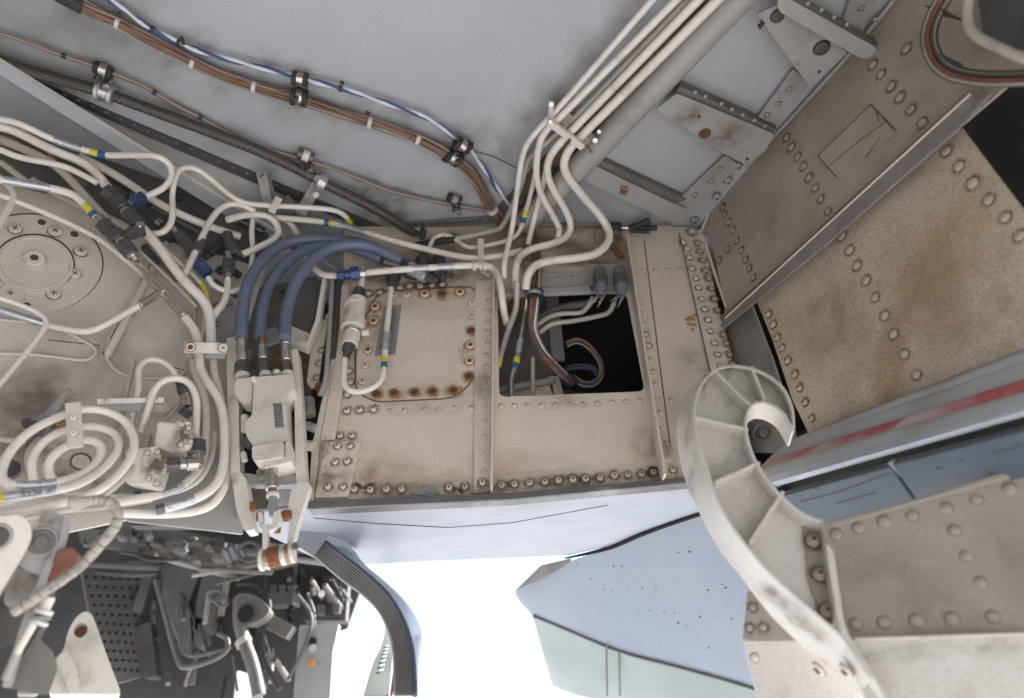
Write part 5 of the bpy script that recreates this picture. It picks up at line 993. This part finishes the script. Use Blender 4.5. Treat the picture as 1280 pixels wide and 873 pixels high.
pcyl('left_disc', (326, 700, -.01), (331, 699.5, -.01), 14, M['cast'], lk, f=f_, bevel=.001); pcyl('roller', (332, 699, -.01), (363, 692, -.01), 13, M['brass'], lk, f=f_, sides=24); pcyl('rust_patch', (336, 698.2, -.0096), (351, 694.8, -.0096), 13.15, M['rust'], lk, f=f_, sides=24); pcyl('bright_patch', (352, 694.4, -.0096), (358, 693.2, -.0096), 13.1, M['sleeve'], lk, f=f_, sides=24)
pcyl('right_disc', (363, 691, -.01), (368, 690, -.01), 13.5, M['cast'], lk, f=f_, bevel=.001)
for q, r_ in (((325, 645), 5), ((317, 632), 5), ((358, 644), 7), ((347, 660), 4)): pcyl('rusted_bolt', (q[0], q[1]-4, -.02), (q[0], q[1]+6, -.02), r_, M['rust'], lk, f=f_, sides=12, bevel=.001)
pcyl('pivot', (369, 683, .012), (369.5, 682.5, .02), 5, M['mid'], lk, f=f_); pcyl('pivot_hole', (369.5, 682.5, .0202), (369.6, 682.4, .0208), 2.6, M['grime'], lk, f=f_)
# ---- contents of the dark gap behind and right of the actuator
gp = thing('triangular_bracket', near(385, 420, .02), 'beige triangular bracket frame behind the front blue hose', 'bracket')
plate('ledge', rnd([(360, 406), (390, 418), (386, 434), (362, 428)], 3), BK, .02, .01, M['beige'], gp, bevel=.002); plate('edge', rnd([(360, 428), (384, 437), (400, 400), (408, 348), (403, 348), (394, 400), (384, 428), (362, 422)], 2), BK, .035, .02, M['cast'], gp, bevel=.002)
plate('web', [(372, 352), (402, 350), (392, 400), (384, 418), (360, 404)], BK, .0, .004, M['mid'], gp)
g2 = thing('inner_rib', near(385, 470, 0), 'brown stained curved rib with bolts beside the right rail', 'rib')
plate('rib', rnd([(404, 398), (410, 400), (402, 450), (398, 480), (390, 486), (383, 478), (388, 440), (396, 410)], 3), BK, .0, .006, M['beige'], g2, bevel=.0015); studs(g2, [(402, 438), (399, 454), (396, 472)], BK, 4, 'bolt', 'brown', .0, 'st_dirt')
plate('stained_tip', rnd([(395, 478), (403, 478), (400, 490), (393, 488)], 3), BK, .004, .01, M['rust'], g2, bevel=.002)
tube('strap', [(416, 340, .03), (413, 400, .03), (409, 455, .03), (407, 478, .03), (400, 494, .03)], 3.2, M['frame'], 'long thin grey strap hanging beside the bulkhead edge flange', 'strap'); tube('strap', [(424, 340, .01), (420, 400, .01), (414, 450, .01)], 5.5, M['dark'], 'dark thick strap behind the thin grey one', 'strap')
sm = thing('bolt_cluster', near(385, 540, 0), 'small dirty nuts and clips in the dark gap right of the rail', 'fastener')
for a, b, r0, m_ in (((380, 510), (388, 512), 6, 'mudw'), ((383, 532), (394, 536), 6, 'frame'), ((381, 557), (392, 558), 7, 'beige'), ((384, 500), (386, 520), 9, 'mudw'), ((410, 395), (414, 398), 5, 'frame'), ((308, 440), (312, 452), 6, 'frame'), ((344, 450), (346, 456), 6, 'brass'), ((316, 446), (318, 466), 5, 'mid')): pcyl('nut', a, b, r0, M[m_], sm, off=.015, sides=10, bevel=.001)
tube('black_cable', [(350, 365, -.02), (372, 372, -.02), (382, 388, -.02), (378, 412, -.02)], 2.2, M['black'], 'black cable curving in the gap behind the hoses', 'cable')
bx = thing('cavity_panel', near(345, 390, -.1), 'dusty curved panel deep behind the blue hoses', 'panel'); plate('panel', [(270, 370), (395, 345), (390, 500), (330, 640), (285, 640), (285, 430)], BK, -.10, .006, M['mudw'], bx, bevel=.002)
plate('plate', rnd([(262, 380), (290, 370), (296, 400), (288, 430), (268, 430)], 8), LW, .03, .006, M['frame'], bx, bevel=.002); studs(bx, [(272, 405), (288, 383)], LW, 4, 'bolt', 'frame', .03)
plate('bright_bracket', rnd([(318, 418), (345, 408), (352, 425), (330, 432)], 3), BK, -.03, .01, M['frame'], bx, bevel=.002)

# ================================================================== CONTENTS OF THE BULKHEAD WINDOW
WNf = lambda u, v, o: P(u, v, BK, o)
wn = thing('inner_post', WNf(690, 430, -.15), 'beige upright post and angled bars inside the bulkhead opening', 'post')
pbar('post', (690, 368, -.16), (698, 450, -.16), 16, .01, M['frame'], wn, BK, -.16); pbar('lower_post', (692, 470, -.10), (700, 505, -.10), 15, .01, M['beige'], wn, BK, -.10)
pbar('bar', (608, 490, -.08), (694, 474, -.08), 8, .01, M['frame'], wn, BK, -.08); plate('gusset', [(610, 492), (690, 476), (697, 515), (610, 515)], BK, -.10, .005, M['beige'], wn); plate('backing', [(600, 360), (688, 360), (694, 515), (600, 515)], BK, -.19, .004, M['mudw'], wn)
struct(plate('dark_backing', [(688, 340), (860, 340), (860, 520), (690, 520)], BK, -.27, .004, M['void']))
pipe('white pipe going down into the opening behind its lip', [(646, 352, .05), (646, 372, .02), (645, 388, -.01), (635, 412, -.02), (624, 450, -.03), (617, 478, -.05)], 3.8, 'tan', f=WNf, bands=[((634, 416), (626, 441), M['sleeve'], 'sleeve'), ((624, 450), (622, 459), M['yellow'], 'band', 1.1), ((622, 459), (620, 466), M['bandblue'], 'band', 1.1)])
pipe('dull metal pipe with band curving down inside the opening', [(660, 352, .05), (659, 372, .0), (656, 395, -.03), (648, 440, -.04), (643, 462, -.05), (638, 476, -.05), (640, 505, -.05)], 3.9, 'steel', f=WNf, bands=[((650, 425), (647, 443), M['sleeve'], 'sleeve', 1.1), ((646, 446), (645, 454), M['yellow'], 'band', 1.15), ((645, 454), (643, 462), M['bandblue'], 'band', 1.15)])
pipe('short tan rod standing in the lower part of the opening', [(666, 448, -.06), (666, 505, -.06)], 2.8, 'tan', f=WNf)
pipe('faint pipe at upper left inside the opening', [(612, 398, -.08), (625, 382, -.08), (640, 370, -.08)], 3, 'tan', f=WNf)
WBp = [(652, 268, .03), (664, 290, .02), (671, 320, .015), (671, 345, .02), (669, 370, .03), (667, 392, .01), (665, 412, -.02), (676, 440, -.04), (689, 456, -.05), (713, 478, -.06)]
wv, pv = bundle('wire_loom', 'vertical loom of brown, white and blue wires entering the bulkhead opening', WBp, 26, ['wbrown', 'wgrey', 'wbrown', 'wwhite', 'wbrown', 'wred', 'wbrown', 'wblue', 'wbrown', 'wgrey', 'wbrown', 'wdark', 'wbrown'], 8.0, 1.35, WNf, mx=.05)
collar(wv, pv, (670, 368), 10.5, 13, 'black', 'clamp'); collar(wv, pv, (670, 368), 11, 5, 'steel', 'clamp_band'); collar(wv, pv, (687, 454), 8, 9, 'wred', 'band'); collar(wv, pv, (714, 479), 8, 14, 'black', 'end_sleeve')
bundle('wire_loop', 'loose loop of grey and blue wires hanging in the dark opening', [(708, 430, -.08), (722, 424, -.08), (738, 434, -.08), (751, 453, -.08), (753, 468, -.08), (744, 481, -.08), (728, 483, -.08), (714, 473, -.07)], 9, ['wgrey', 'wdark', 'wbrown', 'wbrown', 'wgrey', 'wblue'], 5, 1.2, WNf)
bundle('wire_loop', 'blue wire tuft crossing the lower loop', [(706, 462, -.09), (722, 458, -.09), (742, 460, -.09), (748, 470, -.09)], 5, ['wblue', 'wdark', 'wblue'], 4, 1.2, WNf)
tube('cable', [(742, 372, .01), (733, 386, -.02), (726, 392, -.04), (700, 392, -.04), (684, 397, -.04), (670, 408, -.04)], 3.2, M['tan'], 'upper grey cable running from the connectors to the loom', 'cable', f=WNf)
tube('cable', [(768, 378, .0), (762, 392, -.03), (745, 396, -.04), (716, 402, -.04), (690, 404, -.04), (674, 416, -.04)], 3.2, M['tan'], 'lower grey cable running from the connectors to the loom', 'cable', f=WNf)
tube('cable', [(738, 380, -.02), (700, 384, -.06), (664, 402, -.08)], 5.5, M['mid'], 'thick dark grey cable behind the two thinner cables', 'cable', f=WNf)
for (x, y), l in (((750, 340), 'left'), ((775, 340), 'right')):
    t = thing('connector', WNf(x, y, .05), l+' blue grey electrical connector with safety wires at the top of the opening', 'connector', 'pair of electrical connectors')
    f_ = WNf
    pcyl('knob', (x-1, y-4, .05), (x, y+6, .05), 8, M['mid'], t, f=f_, r1=8.5, bevel=.003); pcyl('shell', (x, y+5, .05), (x+1, y+16, .045), 9.5, M['dark'], t, f=f_, bevel=.002); pcyl('insert', (x+1, y+14, .045), (x+1.5, y+30, .04), 7.5, M['boot'], t, f=f_, r1=6, bevel=.002)
    for k, (a, b) in enumerate((((x-2, y+28), (x-12, y+42)), ((x, y+30), (x-3, y+44)), ((x+4, y+30), (x-2, y+38)), ((x-5, y+30), (x-12, y+36)))):
        pth = path3([(a[0], a[1], .045), ((a[0]+b[0])/2+3, (a[1]+b[1])/2, .055), (b[0], b[1], .035)], f=f_); v, f, _ = sweep(pth.p, rpx(pth, .9), 5); mk('safety_wire', v, f, M['wgrey'], t, smooth=True)
pk = tag(plate('mounting_plate', rnd([(736, 330), (786, 330), (785, 366), (738, 366)], 5), BK, .012, .006, M['frame'], bevel=.001), 'grey mounting plate behind the two electrical connectors', 'plate')
bk_ = thing('cable_ends', WNf(800, 284, .05), 'black taped cable ends with thin wires below the lower cross frame', 'cable end')
for a, b, r0, m_ in (((786, 287), (812, 276), 4.5, 'black'), ((786, 286), (821, 285), 3.5, 'black'), ((788, 288), (812, 290), 3, 'black'), ((764, 283), (777, 284), 5.5, 'black'), ((776, 285), (788, 285), 3.5, 'steel')): pcyl('taped_end', a, b, r0, M[m_], bk_, off=.05, sides=10, bevel=.001)
pcyl('bolt', (771, 290), (771, 296), 5, M['steel'], bk_, off=.04, sides=8)
tube('wire', [(758, 283, .05), (745, 285, .05), (742, 295, .05), (746, 306, .05), (756, 310, .04)], .8, M['wbrown'], 'thin brown wire loop beside the big S bend pipe', 'wire', sides=5, mx=.03)
tube('strap', [(758, 300, .02), (768, 310, .02), (778, 322, .02)], 3.5, M['rust'], 'short rusty strap end below the black taped cables', 'strap')
tube('wire', [(720, 276, .04), (700, 282, .04), (735, 284, .04), (762, 282, .04)], 1.0, M['wdark'], 'dark thin wire along the joint above the opening', 'wire', sides=5, mx=.02)

# ================================================================== NEAR PARTS AT LOWER LEFT
N1 = plane3((0, 650, 1.02), (80, 650, 1.06), (30, 850, .98)); N1f = lambda u, v, o: P(u, v, N1, o)
la = thing('forged_link', N1f(20, 680, 0), 'pale forged link arm with a round hole at the left border', 'link')
plate('arm', rnd([(-60, 640), (5, 646), (22, 643), (36, 650), (41, 668), (33, 688), (18, 712), (0, 742), (-60, 860)], 9), N1, .03, .03, M['cast'], la, bevel=.006, segs=3, smooth='auto')
for r_, h, m_ in ((17, .031, 'frame'), (13, .033, 'dark')): p = N1f(-4, 672, h-.006); cyl('ring', p, p+N1.n*.008, pxr((0, 672), N1, r_), None, M[m_], la, 28, bevel=.002)
lb = thing('forged_bracket', N1f(55, 680, 0), 'grimy forged bracket with recessed bolt beside the wrapped cable', 'bracket')
plate('body', rnd([(50, 640), (68, 640), (88, 650), (82, 680), (64, 706), (54, 722), (20, 706), (40, 680), (47, 660)], 7), N1, .01, .04, M['frame'], lb, bevel=.006, segs=3, smooth='auto')
for r_, h, m_ in ((19, .012, 'frame'), (15, .016, 'mid'), (9, .020, 'mid')): p = N1f(52, 678, h-.008); cyl('boss', p, p+N1.n*.010, pxr((52, 678), N1, r_), None, M[m_], lb, 24 if r_ > 10 else 10, bevel=.002)
plate('lower_body', rnd([(20, 709), (53, 716), (50, 735), (38, 752), (18, 762), (4, 756), (6, 735)], 7), N1, -.005, .04, M['frame'], lb, bevel=.006, segs=3, smooth='auto')
for q, r_ in (((45, 712), 34), ((66, 690), 26), ((22, 735), 26), ((60, 650), 20)): smudge(lb, q, N1, pxr(q, N1, r_*.8), 'st_mid', .0105 if q[1] < 700 else -.0045)
st_ = thing('brace_strut', N1f(40, 790, 0), 'long tapering pale brace running to the bottom left corner', 'strut')
plate('upper_bar', rnd([(88, 648), (80, 680), (64, 712), (40, 775), (14, 860), (2, 860), (28, 775), (56, 706), (74, 676), (80, 645)], 4), N1, .015, .018, M['frame'], st_, bevel=.004, smooth='auto', segs=2)
plate('lower_plate', rnd([(72, 725), (60, 752), (48, 790), (28, 822), (8, 860), (60, 870), (72, 838), (66, 815), (50, 800), (55, 790), (66, 752)], 4), N1, -.02, .01, M['mid'], st_, bevel=.002)
tb = thing('turnbuckle', N1f(50, 770, .03), 'white banded turnbuckle end below the wrapped cable', 'turnbuckle')
for a, b, r0, m_ in (((62, 746), (54, 764), 7, 'cast'), ((56, 762), (53, 768), 11, 'cast'), ((51, 770), (50, 776), 11.5, 'sealant'), ((50, 776), (47, 781), 11, 'cast'), ((42, 780), (20, 818), 4.5, 'cast'), ((20, 818), (6, 850), 4.5, 'frame')): pcyl('section', (a[0], a[1], .03), (b[0], b[1], .03), r0, M[m_], tb, f=N1f, bevel=.001)
wc = path3([(84, 628, .10), (105, 627, .10), (128, 624, .10), (144, 632, .10), (149, 646, .10), (142, 662, .10), (130, 676, .09), (112, 697, .08), (88, 718, .07), (58, 738, .06), (38, 752, .05), (12, 768, .04)], f=N1f)
dn = []
for a, b in zip(wc.p, wc.p[1:]):
    n_ = max(1, int((b-a).length/.004)); dn += [a.lerp(b, k/n_) for k in range(n_)]
rw = rpx(wc, 6.6); v, f, _ = sweep(dn, rw, 14, rfun=lambda i, k: rw*(1.0+.05*math.sin(k*2.3+i*.4)-(.13 if (i*14+k*2) % 84 < 14 else 0)))
wcab = tag(mk('wrapped_cable', v, f, M['tape'], smooth=True), 'cable wrapped in dirty pale tape curving in front of the dark bay', 'cable')
for q in ((116, 625), (124, 624), (134, 626), (142, 631), (147, 640), (147, 650), (143, 660), (137, 668), (127, 680), (118, 690), (108, 702), (96, 712), (86, 719), (72, 728), (62, 736), (52, 742), (40, 751), (28, 758)):
    i = wc.idx(q); a, b = wc.p[max(0, i-1)], wc.p[min(len(wc.p)-1, i+1)]; d = (b-a).normalized(); d = (d+V((random.uniform(-.3, .3), random.uniform(-.3, .3), 0))).normalized(); cyl('wrap', wc.p[i]-d*.0006, wc.p[i]+d*.0006, rw*1.02, None, M['grime'], wcab, 14)
rn = thing('rusty_nut', N1f(84, 699, .02), 'large rusty brown hexagonal nut behind the wrapped cable', 'nut'); p = N1f(84, 700, .0); cyl('nut', p, p+N1.n*.03, pxr((84, 700), N1, 15), None, M['wred'], rn, 6, bevel=.002); p = N1f(72, 712, -.01); cyl('nut', p, p+N1.n*.02, pxr((84, 700), N1, 14), None, M['wred'], rn, 10, bevel=.002)
dkp = tag(plate('dark_cover', [(-60, 742), (10, 758), (38, 754), (30, 800), (-60, 830)], N1, -.03, .004, M['dark'], bevel=.001), 'flat dark cover plate behind the turnbuckle at the left border', 'cover')
N2 = plane3((70, 760, 1.16), (150, 760, 1.20), (110, 850, 1.12)); N2f = lambda u, v, o: P(u, v, N2, o)
lg2 = thing('lug_fitting', N2f(105, 800, 0), 'pale lug fitting with a rusty oval hole at the bottom of the dark bay', 'lug')
hole_ = ell(101, 788, 8, 10, 18, .6)
plate('lug', rnd([(92, 775), (104, 764), (114, 766), (119, 778), (132, 815), (152, 868), (60, 868), (70, 822), (80, 812), (84, 792)], 7), N2, .02, .03, M['cast'], lg2, bevel=.004, segs=2, holes=[hole_], smooth='auto')
plate('bushing', ell(101, 788, 10, 12, 22, .6), N2, .0, .004, M['rust'], lg2, bevel=0); plate('rib', rnd([(70, 822), (84, 812), (98, 840), (100, 868), (88, 868)], 4), N2, .03, .02, M['cast'], lg2, bevel=.004, smooth='auto'); plate('side_arm', rnd([(70, 820), (30, 850), (20, 868), (44, 868), (74, 836)], 4), N2, .01, .02, M['frame'], lg2, bevel=.003)
smudge(lg2, (108, 800), N2, .03, 'st_soft', .0205); smudge(lg2, (95, 850), N2, .03, 'st_soft', .0205)

# ================================================================== FAR DARK BAY AT LOWER LEFT
FB = Pl((0, -1, 0), (0, 2.55, 0)); FBf = lambda u, v, o: P(u, v, FB, o)
def fpl(nm, px, off, m_, par=None, th=.01, r=3): return plate(nm, rnd(px, r), FB, off, th, M[m_], par, bevel=.003)
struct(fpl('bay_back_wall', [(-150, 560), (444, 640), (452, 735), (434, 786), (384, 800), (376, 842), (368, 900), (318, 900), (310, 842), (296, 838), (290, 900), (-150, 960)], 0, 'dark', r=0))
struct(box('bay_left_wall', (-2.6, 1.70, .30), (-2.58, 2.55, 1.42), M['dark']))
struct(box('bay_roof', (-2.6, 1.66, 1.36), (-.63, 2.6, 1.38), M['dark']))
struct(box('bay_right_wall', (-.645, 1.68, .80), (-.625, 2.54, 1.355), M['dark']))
sp = thing('stamped_panel', FBf(150, 770, .1), 'dark stamped panel with rows of small holes in the far bay', 'panel')
SPP = plane3((106, 716, 2.30), (196, 712, 2.50), (150, 850, 2.15))
plate('panel', [(100, 705), (200, 700), (192, 780), (176, 846), (130, 860), (118, 800)], SPP, 0, .01, M['mid'], sp)
hl = []
for i in range(11):
    for j in range(9):
        u = 108+j*10.5+i*3.2-(i*j)*.25; v = 722+i*11.5+j*.4
        if u < 196-(v-716)*.13: hl.append((u, v))
for q in hl: p = P(q[0], q[1], SPP, .0005); cyl('hole', p, p+SPP.n*.002, pxr(q, SPP, 2.0), None, M['void'], sp, 8)
for k in range(9): pbar('ridge', (112+k*3.4, 728+k*12.5), (190-k*1.6, 726+k*12.5), 1.6, .004, M['mid'], sp, SPP, .002)
def ft(label, px, r_, m_='mid', off=.12, cat='pipe', name='pipe'): return tube(name, [(a, b) for a, b in px], r_, M[m_], label, cat, f=lambda u, v, o: FBf(u, v, off), mx=.12, sides=10)
ft('long bent U shaped pipe in the far bay', [(194, 725), (202, 752), (222, 830), (232, 837), (283, 820), (286, 798), (272, 792)], 3.2, 'mid', .3)
ft('second parallel U pipe in the far bay', [(210, 760), (228, 815), (240, 822), (282, 812)], 2.6, 'mid', .3)
ft('upper pale horizontal tube in the far bay', [(100, 706), (150, 708), (200, 710)], 4, 'mid', .25); ft('lower pale horizontal tube in the far bay', [(96, 712), (150, 720), (196, 718)], 3, 'mid', .22)
ft('dark hose hanging across the top of the far bay', [(150, 690), (172, 694), (186, 702), (222, 700)], 2.2, 'dark', .35, 'hose', 'hose'); ft('thin pipe slanting at the right of the far bay', [(372, 744), (392, 768), (386, 800), (360, 850)], 2.2, 'mid', .25)
ft('thin kinked pipe beside the white strip in the far bay', [(384, 742), (396, 772), (384, 830), (372, 856)], 2.0, 'mid', .22); ft('large dark cable arc around the white elbow', [(296, 730), (318, 728), (334, 742), (338, 768), (326, 790), (330, 830), (350, 862)], 3.4, 'black', .3, 'cable', 'cable')
cw = thing('clutter_shelf', FBf(220, 680, .2), 'dusty beige shelf of blocks and fittings along the top of the far bay', 'shelf')
random.seed(11)
fpl('shelf', [(96, 655), (180, 652), (260, 672), (330, 690), (325, 706), (250, 704), (170, 688), (100, 680)], .18, 'mudw', cw, .03)
for k in range(34):
    u = random.uniform(100, 330); v = 660+(u-100)*.14+random.uniform(-8, 16); s_ = random.uniform(4, 11)
    if random.random() < .5: pbar('block', (u, v), (u+random.uniform(6, 18), v+random.uniform(-2, 6)), s_, random.uniform(.02, .06), M[random.choice(['mudw', 'mid', 'frame', 'dark', 'mudw'])], cw, FB, .22+random.uniform(0, .06), bevel=.003)
    else: pcyl('stub', (u, v, .24), (u+random.uniform(-6, 6), v+random.uniform(4, 10), .27), s_*.5, M[random.choice(['mudw', 'mid', 'fit', 'frame'])], cw, f=FBf, sides=10)
for k in range(3): fpl('slot_fin', [(276+k*8, 688-k*3), (282+k*8, 686-k*3), (290+k*8, 702-k*3), (284+k*8, 704-k*3)], .3, 'sleeve', cw, .01, 1)
for k in range(46):
    u = random.uniform(190, 430); v = random.uniform(715, 850) if u < 345 else random.uniform(705, 740); a_ = random.uniform(-.5, .5)+1.4; l_ = random.uniform(10, 45)
    A = FBf(u, v, random.uniform(.06, .22)); B = FBf(u+l_*math.cos(a_), v+l_*math.sin(a_), random.uniform(.06, .22)); cyl('rod', A, B, random.uniform(.003, .010), None, M[random.choice(['dark', 'mid', 'void', 'mid', 'mudw', 'black'])], cw, 8)
for px_, m_, l in (([(200, 706), (256, 700), (236, 750), (216, 800), (206, 770)], 'mid', 'broad grey tapering plate in the middle of the far bay'), ([(256, 702), (286, 704), (270, 760), (262, 790), (240, 790), (246, 750)], 'mid', 'narrow pale tapering plate right of the broad one'),
                   ([(222, 756), (236, 752), (240, 800), (234, 818), (224, 812)], 'mid', 'short upright pale cylinder like rib in the far bay'), ([(244, 760), (256, 756), (258, 800), (250, 812), (242, 806)], 'mid', 'second short upright rib in the far bay'), ([(180, 716), (192, 714), (176, 768), (164, 764)], 'mid', 'left slanting pale blade in the far bay'), ([(150, 790), (188, 776), (196, 846), (178, 848)], 'dark', 'low dark slanted plate in the far bay')):
    tag(fpl('bay_plate', px_, .15, m_, None, .05, 5), l, 'plate', 'plates in the far bay')
eb = thing('elbow_duct', FBf(305, 780, .3), 'white elbow duct with round head in the far bay', 'duct')
pt = path3([(300, 752), (298, 776), (306, 806), (316, 830), (324, 870)], f=lambda u, v, o: FBf(u, v, .35), mx=.1); v, f, _ = sweep(pt.p, rpx(pt, 8), 16); mk('duct', v, f, M['mid'], eb, smooth='auto')
fpl('head', [(289, 752), (297, 742), (312, 742), (326, 748), (338, 762), (330, 772), (316, 780), (298, 778)], .36, 'mid', eb, .05, 5); p = FBf(309, 768, .365); cyl('port', p, p+V((0, -.012, 0)), .026, None, M['void'], eb, 16); pcyl('clamp', (303, 800, .35), (306, 806, .35), 10, M['tan'], eb, f=FBf)
pbar('side_arm', (328, 772), (362, 790), 16, .04, M['mid'], eb, FB, .3)
rb2 = thing('ribbed_box', FBf(352, 745, .2), 'small pale ribbed box near the right end of the far bay', 'box'); fpl('box', [(336, 741), (370, 740), (371, 754), (338, 757)], .2, 'mid', rb2, .05)
for k in range(3): fpl('tooth', [(337+k*11, 732), (345+k*11, 731), (346+k*11, 740), (338+k*11, 741)], .2, 'mid', rb2, .04, 1)
fs = thing('bay_end_panel', FBf(395, 820, .1), 'pale greenish end panel with orange sticker in the far bay', 'panel'); fpl('panel', [(374, 782), (424, 779), (416, 815), (412, 880), (366, 880)], .24, 'frame', fs, .03); fpl('sticker', [(384, 823), (394, 823), (393, 833), (384, 833)], .252, 'orange', fs, .006, 0); p = FBf(391, 802, .245); cyl('hole', p, p+V((0, -.004, 0)), .012, None, M['void'], fs, 12); pcyl('ring', (391, 810, .245), (391, 811, .255), 5, M['frame'], fs, f=FBf)
hb_ = thing('hanging_box', FBf(400, 740, .2), 'dark equipment box with bright button at the right of the far bay', 'box')
fpl('box', [(374, 722), (436, 718), (432, 776), (378, 776)], .10, 'dark', hb_, .05); 
for q in ((398, 728), (386, 745), (412, 745), (420, 760), (400, 762)): fpl('module', [(q[0]-5, q[1]-6), (q[0]+5, q[1]-6), (q[0]+4, q[1]+6), (q[0]-4, q[1]+6)], .13, random.choice(['mid', 'void', 'mudw']), hb_, .03, 1)
pcyl('button', (402, 742, .16), (402, 743, .17), 4, M['sleeve'], hb_, f=FBf)
mc = thing('pipe_tangle', FBf(320, 710, .3), 'tangle of thin dusty rods and rings at the right of the far bay', 'pipework')
for a, b, r_ in (((240, 720), (360, 700), 2.5), ((250, 712), (340, 716), 3), ((270, 730), (372, 704), 2), ((300, 690), (420, 706), 3.5), ((330, 680), (440, 700), 3), ((210, 700), (300, 724), 3), ((284, 724), (276, 770), 4), ((262, 740), (256, 780), 3)): 
    A = FBf(a[0], a[1], .3+random.uniform(-.08, .05)); B = FBf(b[0], b[1], .3+random.uniform(-.08, .05)); cyl('rod', A, B, r_*2.1/FPX*1.2, None, M[random.choice(['mid', 'mudw', 'frame'])], mc, 8)
for q, r_ in (((312, 690), 12), ((270, 745), 7), ((278, 752), 6)): 
    p = [FBf(q[0]+r_*math.cos(t*.314)*1.2, q[1]+r_*math.sin(t*.314), .34) for t in range(21)]; v, f, _ = sweep(p, .006, 6); mk('ring', v, f, M['mid'], mc, smooth=True)

# ================================================================== CURVED DOOR EDGE WITH RIBBED SEAL
Lc = [(392, 694, 1.50), (408, 708, 1.46), (431, 727, 1.41), (452, 742, 1.37), (471, 760, 1.33), (483, 780, 1.29), (490, 800, 1.25), (493, 824, 1.21), (494, 870, 1.14)]
Rc = [(405, 678, 1.49), (424, 692, 1.45), (449, 711, 1.40), (470, 729, 1.36), (488, 748, 1.32), (502, 772, 1.28), (511, 795, 1.24), (516, 820, 1.20), (519, 870, 1.13)]
Oc = [(444, 690, 1.56), (452, 702, 1.53), (468, 718, 1.49), (488, 734, 1.45), (508, 754, 1.41), (522, 776, 1.37), (527, 796, 1.33), (525, 820, 1.29), (519, 870, 1.22)]
S = 40; Lp, Rp, Op = (catmull([PD(*q) for q in c], S) for c in (Lc, Rc, Oc))
hp = thing('door_edge', Lp[0], 'curved grey door edge with long ribbed rubber seal hanging in the bright opening', 'door edge')
patch('seal_base', [Lp, Rp], V((.0, .02, .01)), M['rib'], hp)
for k in range(8):
    t_ = (k+.5)/8; q = [a.lerp(b, t_)-((a+b)/2).normalized()*.002 for a, b in zip(Lp, Rp)]; v, f, _ = sweep(q, .0021, 6); mk('seal_rib', v, f, M['rib'], hp, smooth=True)
q = [a.lerp(b, 1.0)-a.normalized()*.003 for a, b in zip(Lp, Rp)]; v, f, _ = sweep(q, .0048, 8); mk('edge_trim', v, f, M['bstrip'], hp, smooth=True)
q = [a-a.normalized()*.001 for a in Lp]; v, f, _ = sweep(q, .0032, 8); mk('edge_trim', v, f, M['frame'], hp, smooth=True)
patch('outer_skin', [Rp, [a.lerp(b, .5)+V((.004, -.004, .004)) for a, b in zip(Rp, Op)], Op], V((.0, .004, .002)), M['skin'], hp)
rs = catmull([PD(484, 783, 1.31), PD(491, 805, 1.27), PD(494, 825, 1.23), PD(489, 870, 1.16)], 16); v, f, _ = sweep(rs, .0028, 8); mk('red_trim', v, f, M['red'], hp, smooth=True)
bo = plate('boot', rnd([(371, 640), (378, 634), (392, 642), (412, 668), (404, 680), (392, 696), (374, 684), (364, 684), (366, 660)], 4), plane3((371, 640, 1.46), (412, 668, 1.48), (392, 696, 1.47)), 0, .03, M['boot'], hp, bevel=.005, segs=3, smooth='auto')
plate('side_cover', rnd([(380, 630), (396, 640), (414, 656), (446, 692), (430, 690), (408, 676), (392, 650)], 3), plane3((380, 630, 1.46), (446, 692, 1.54), (392, 650, 1.47)), 0, .015, M['skin'], hp, bevel=.003)
b1_ = catmull([PD(476, 764, 1.9), PD(481, 784, 1.85), PD(477, 806, 1.8), PD(466, 830, 1.72), PD(454, 870, 1.62)], 20); b2_ = catmull([PD(480, 764, 1.95), PD(487, 784, 1.9), PD(491, 806, 1.85), PD(489, 830, 1.78), PD(485, 870, 1.7)], 20)
inn = tag(patch('inner_door', [b1_, b2_], V((0, .01, 0)), M['dull']), 'grey green inner door edge with dark stencilled marks behind the ribbed seal', 'door')
for k in range(7):
    i = 8+k; p = b1_[i].lerp(b2_[i], .55); d = (b1_[i+1]-b1_[i]).normalized(); w_ = (b2_[i]-b1_[i]).normalized(); o = bar('stencil_mark', p-w_*.008-p.normalized()*.012, p+w_*.008-p.normalized()*.012, d*.005, p.normalized()*.001, M['ink'], inn, 0)

random.seed(5)
lc = thing('pipe_clutter', near(220, 320, .02), 'dark small pipes and fittings crowded behind the white pipes under the longeron', 'pipework')
for a, b, r_, m_ in (((170, 262), (206, 300), 4, 'dark'), ((190, 258), (250, 292), 3, 'mid'), ((150, 235), (230, 276), 3, 'dark'), ((226, 300), (262, 322), 5, 'fit'), ((262, 318), (282, 300), 5, 'dark'), ((236, 262), (262, 284), 4, 'dark'), ((290, 300), (318, 330), 4, 'mid'), ((268, 350), (296, 372), 3, 'mid'),
                     ((180, 308), (196, 330), 5, 'fit'), ((196, 322), (222, 352), 3, 'mid'), ((274, 384), (292, 408), 4, 'dark'), ((120, 215), (160, 244), 4, 'dark'), ((60, 205), (110, 232), 4, 'mid'), ((20, 180), (90, 214), 3, 'dark'), ((300, 276), (330, 290), 5, 'fit'), ((350, 300), (372, 312), 4, 'mid'), ((206, 232), (226, 250), 4, 'fit'), ((280, 330), (300, 346), 5, 'fit')):
    pcyl('stub', a, b, r_, M[m_], lc, off=.025, sides=10, bevel=.001)
for q in ((210, 296), (232, 318), (272, 336), (196, 276), (312, 320), (300, 362), (246, 300)): pcyl('nut', q, (q[0]+6, q[1]+5), 5.5, M[random.choice(['fit', 'steel', 'dark'])], lc, off=.035, sides=6, bevel=.001)
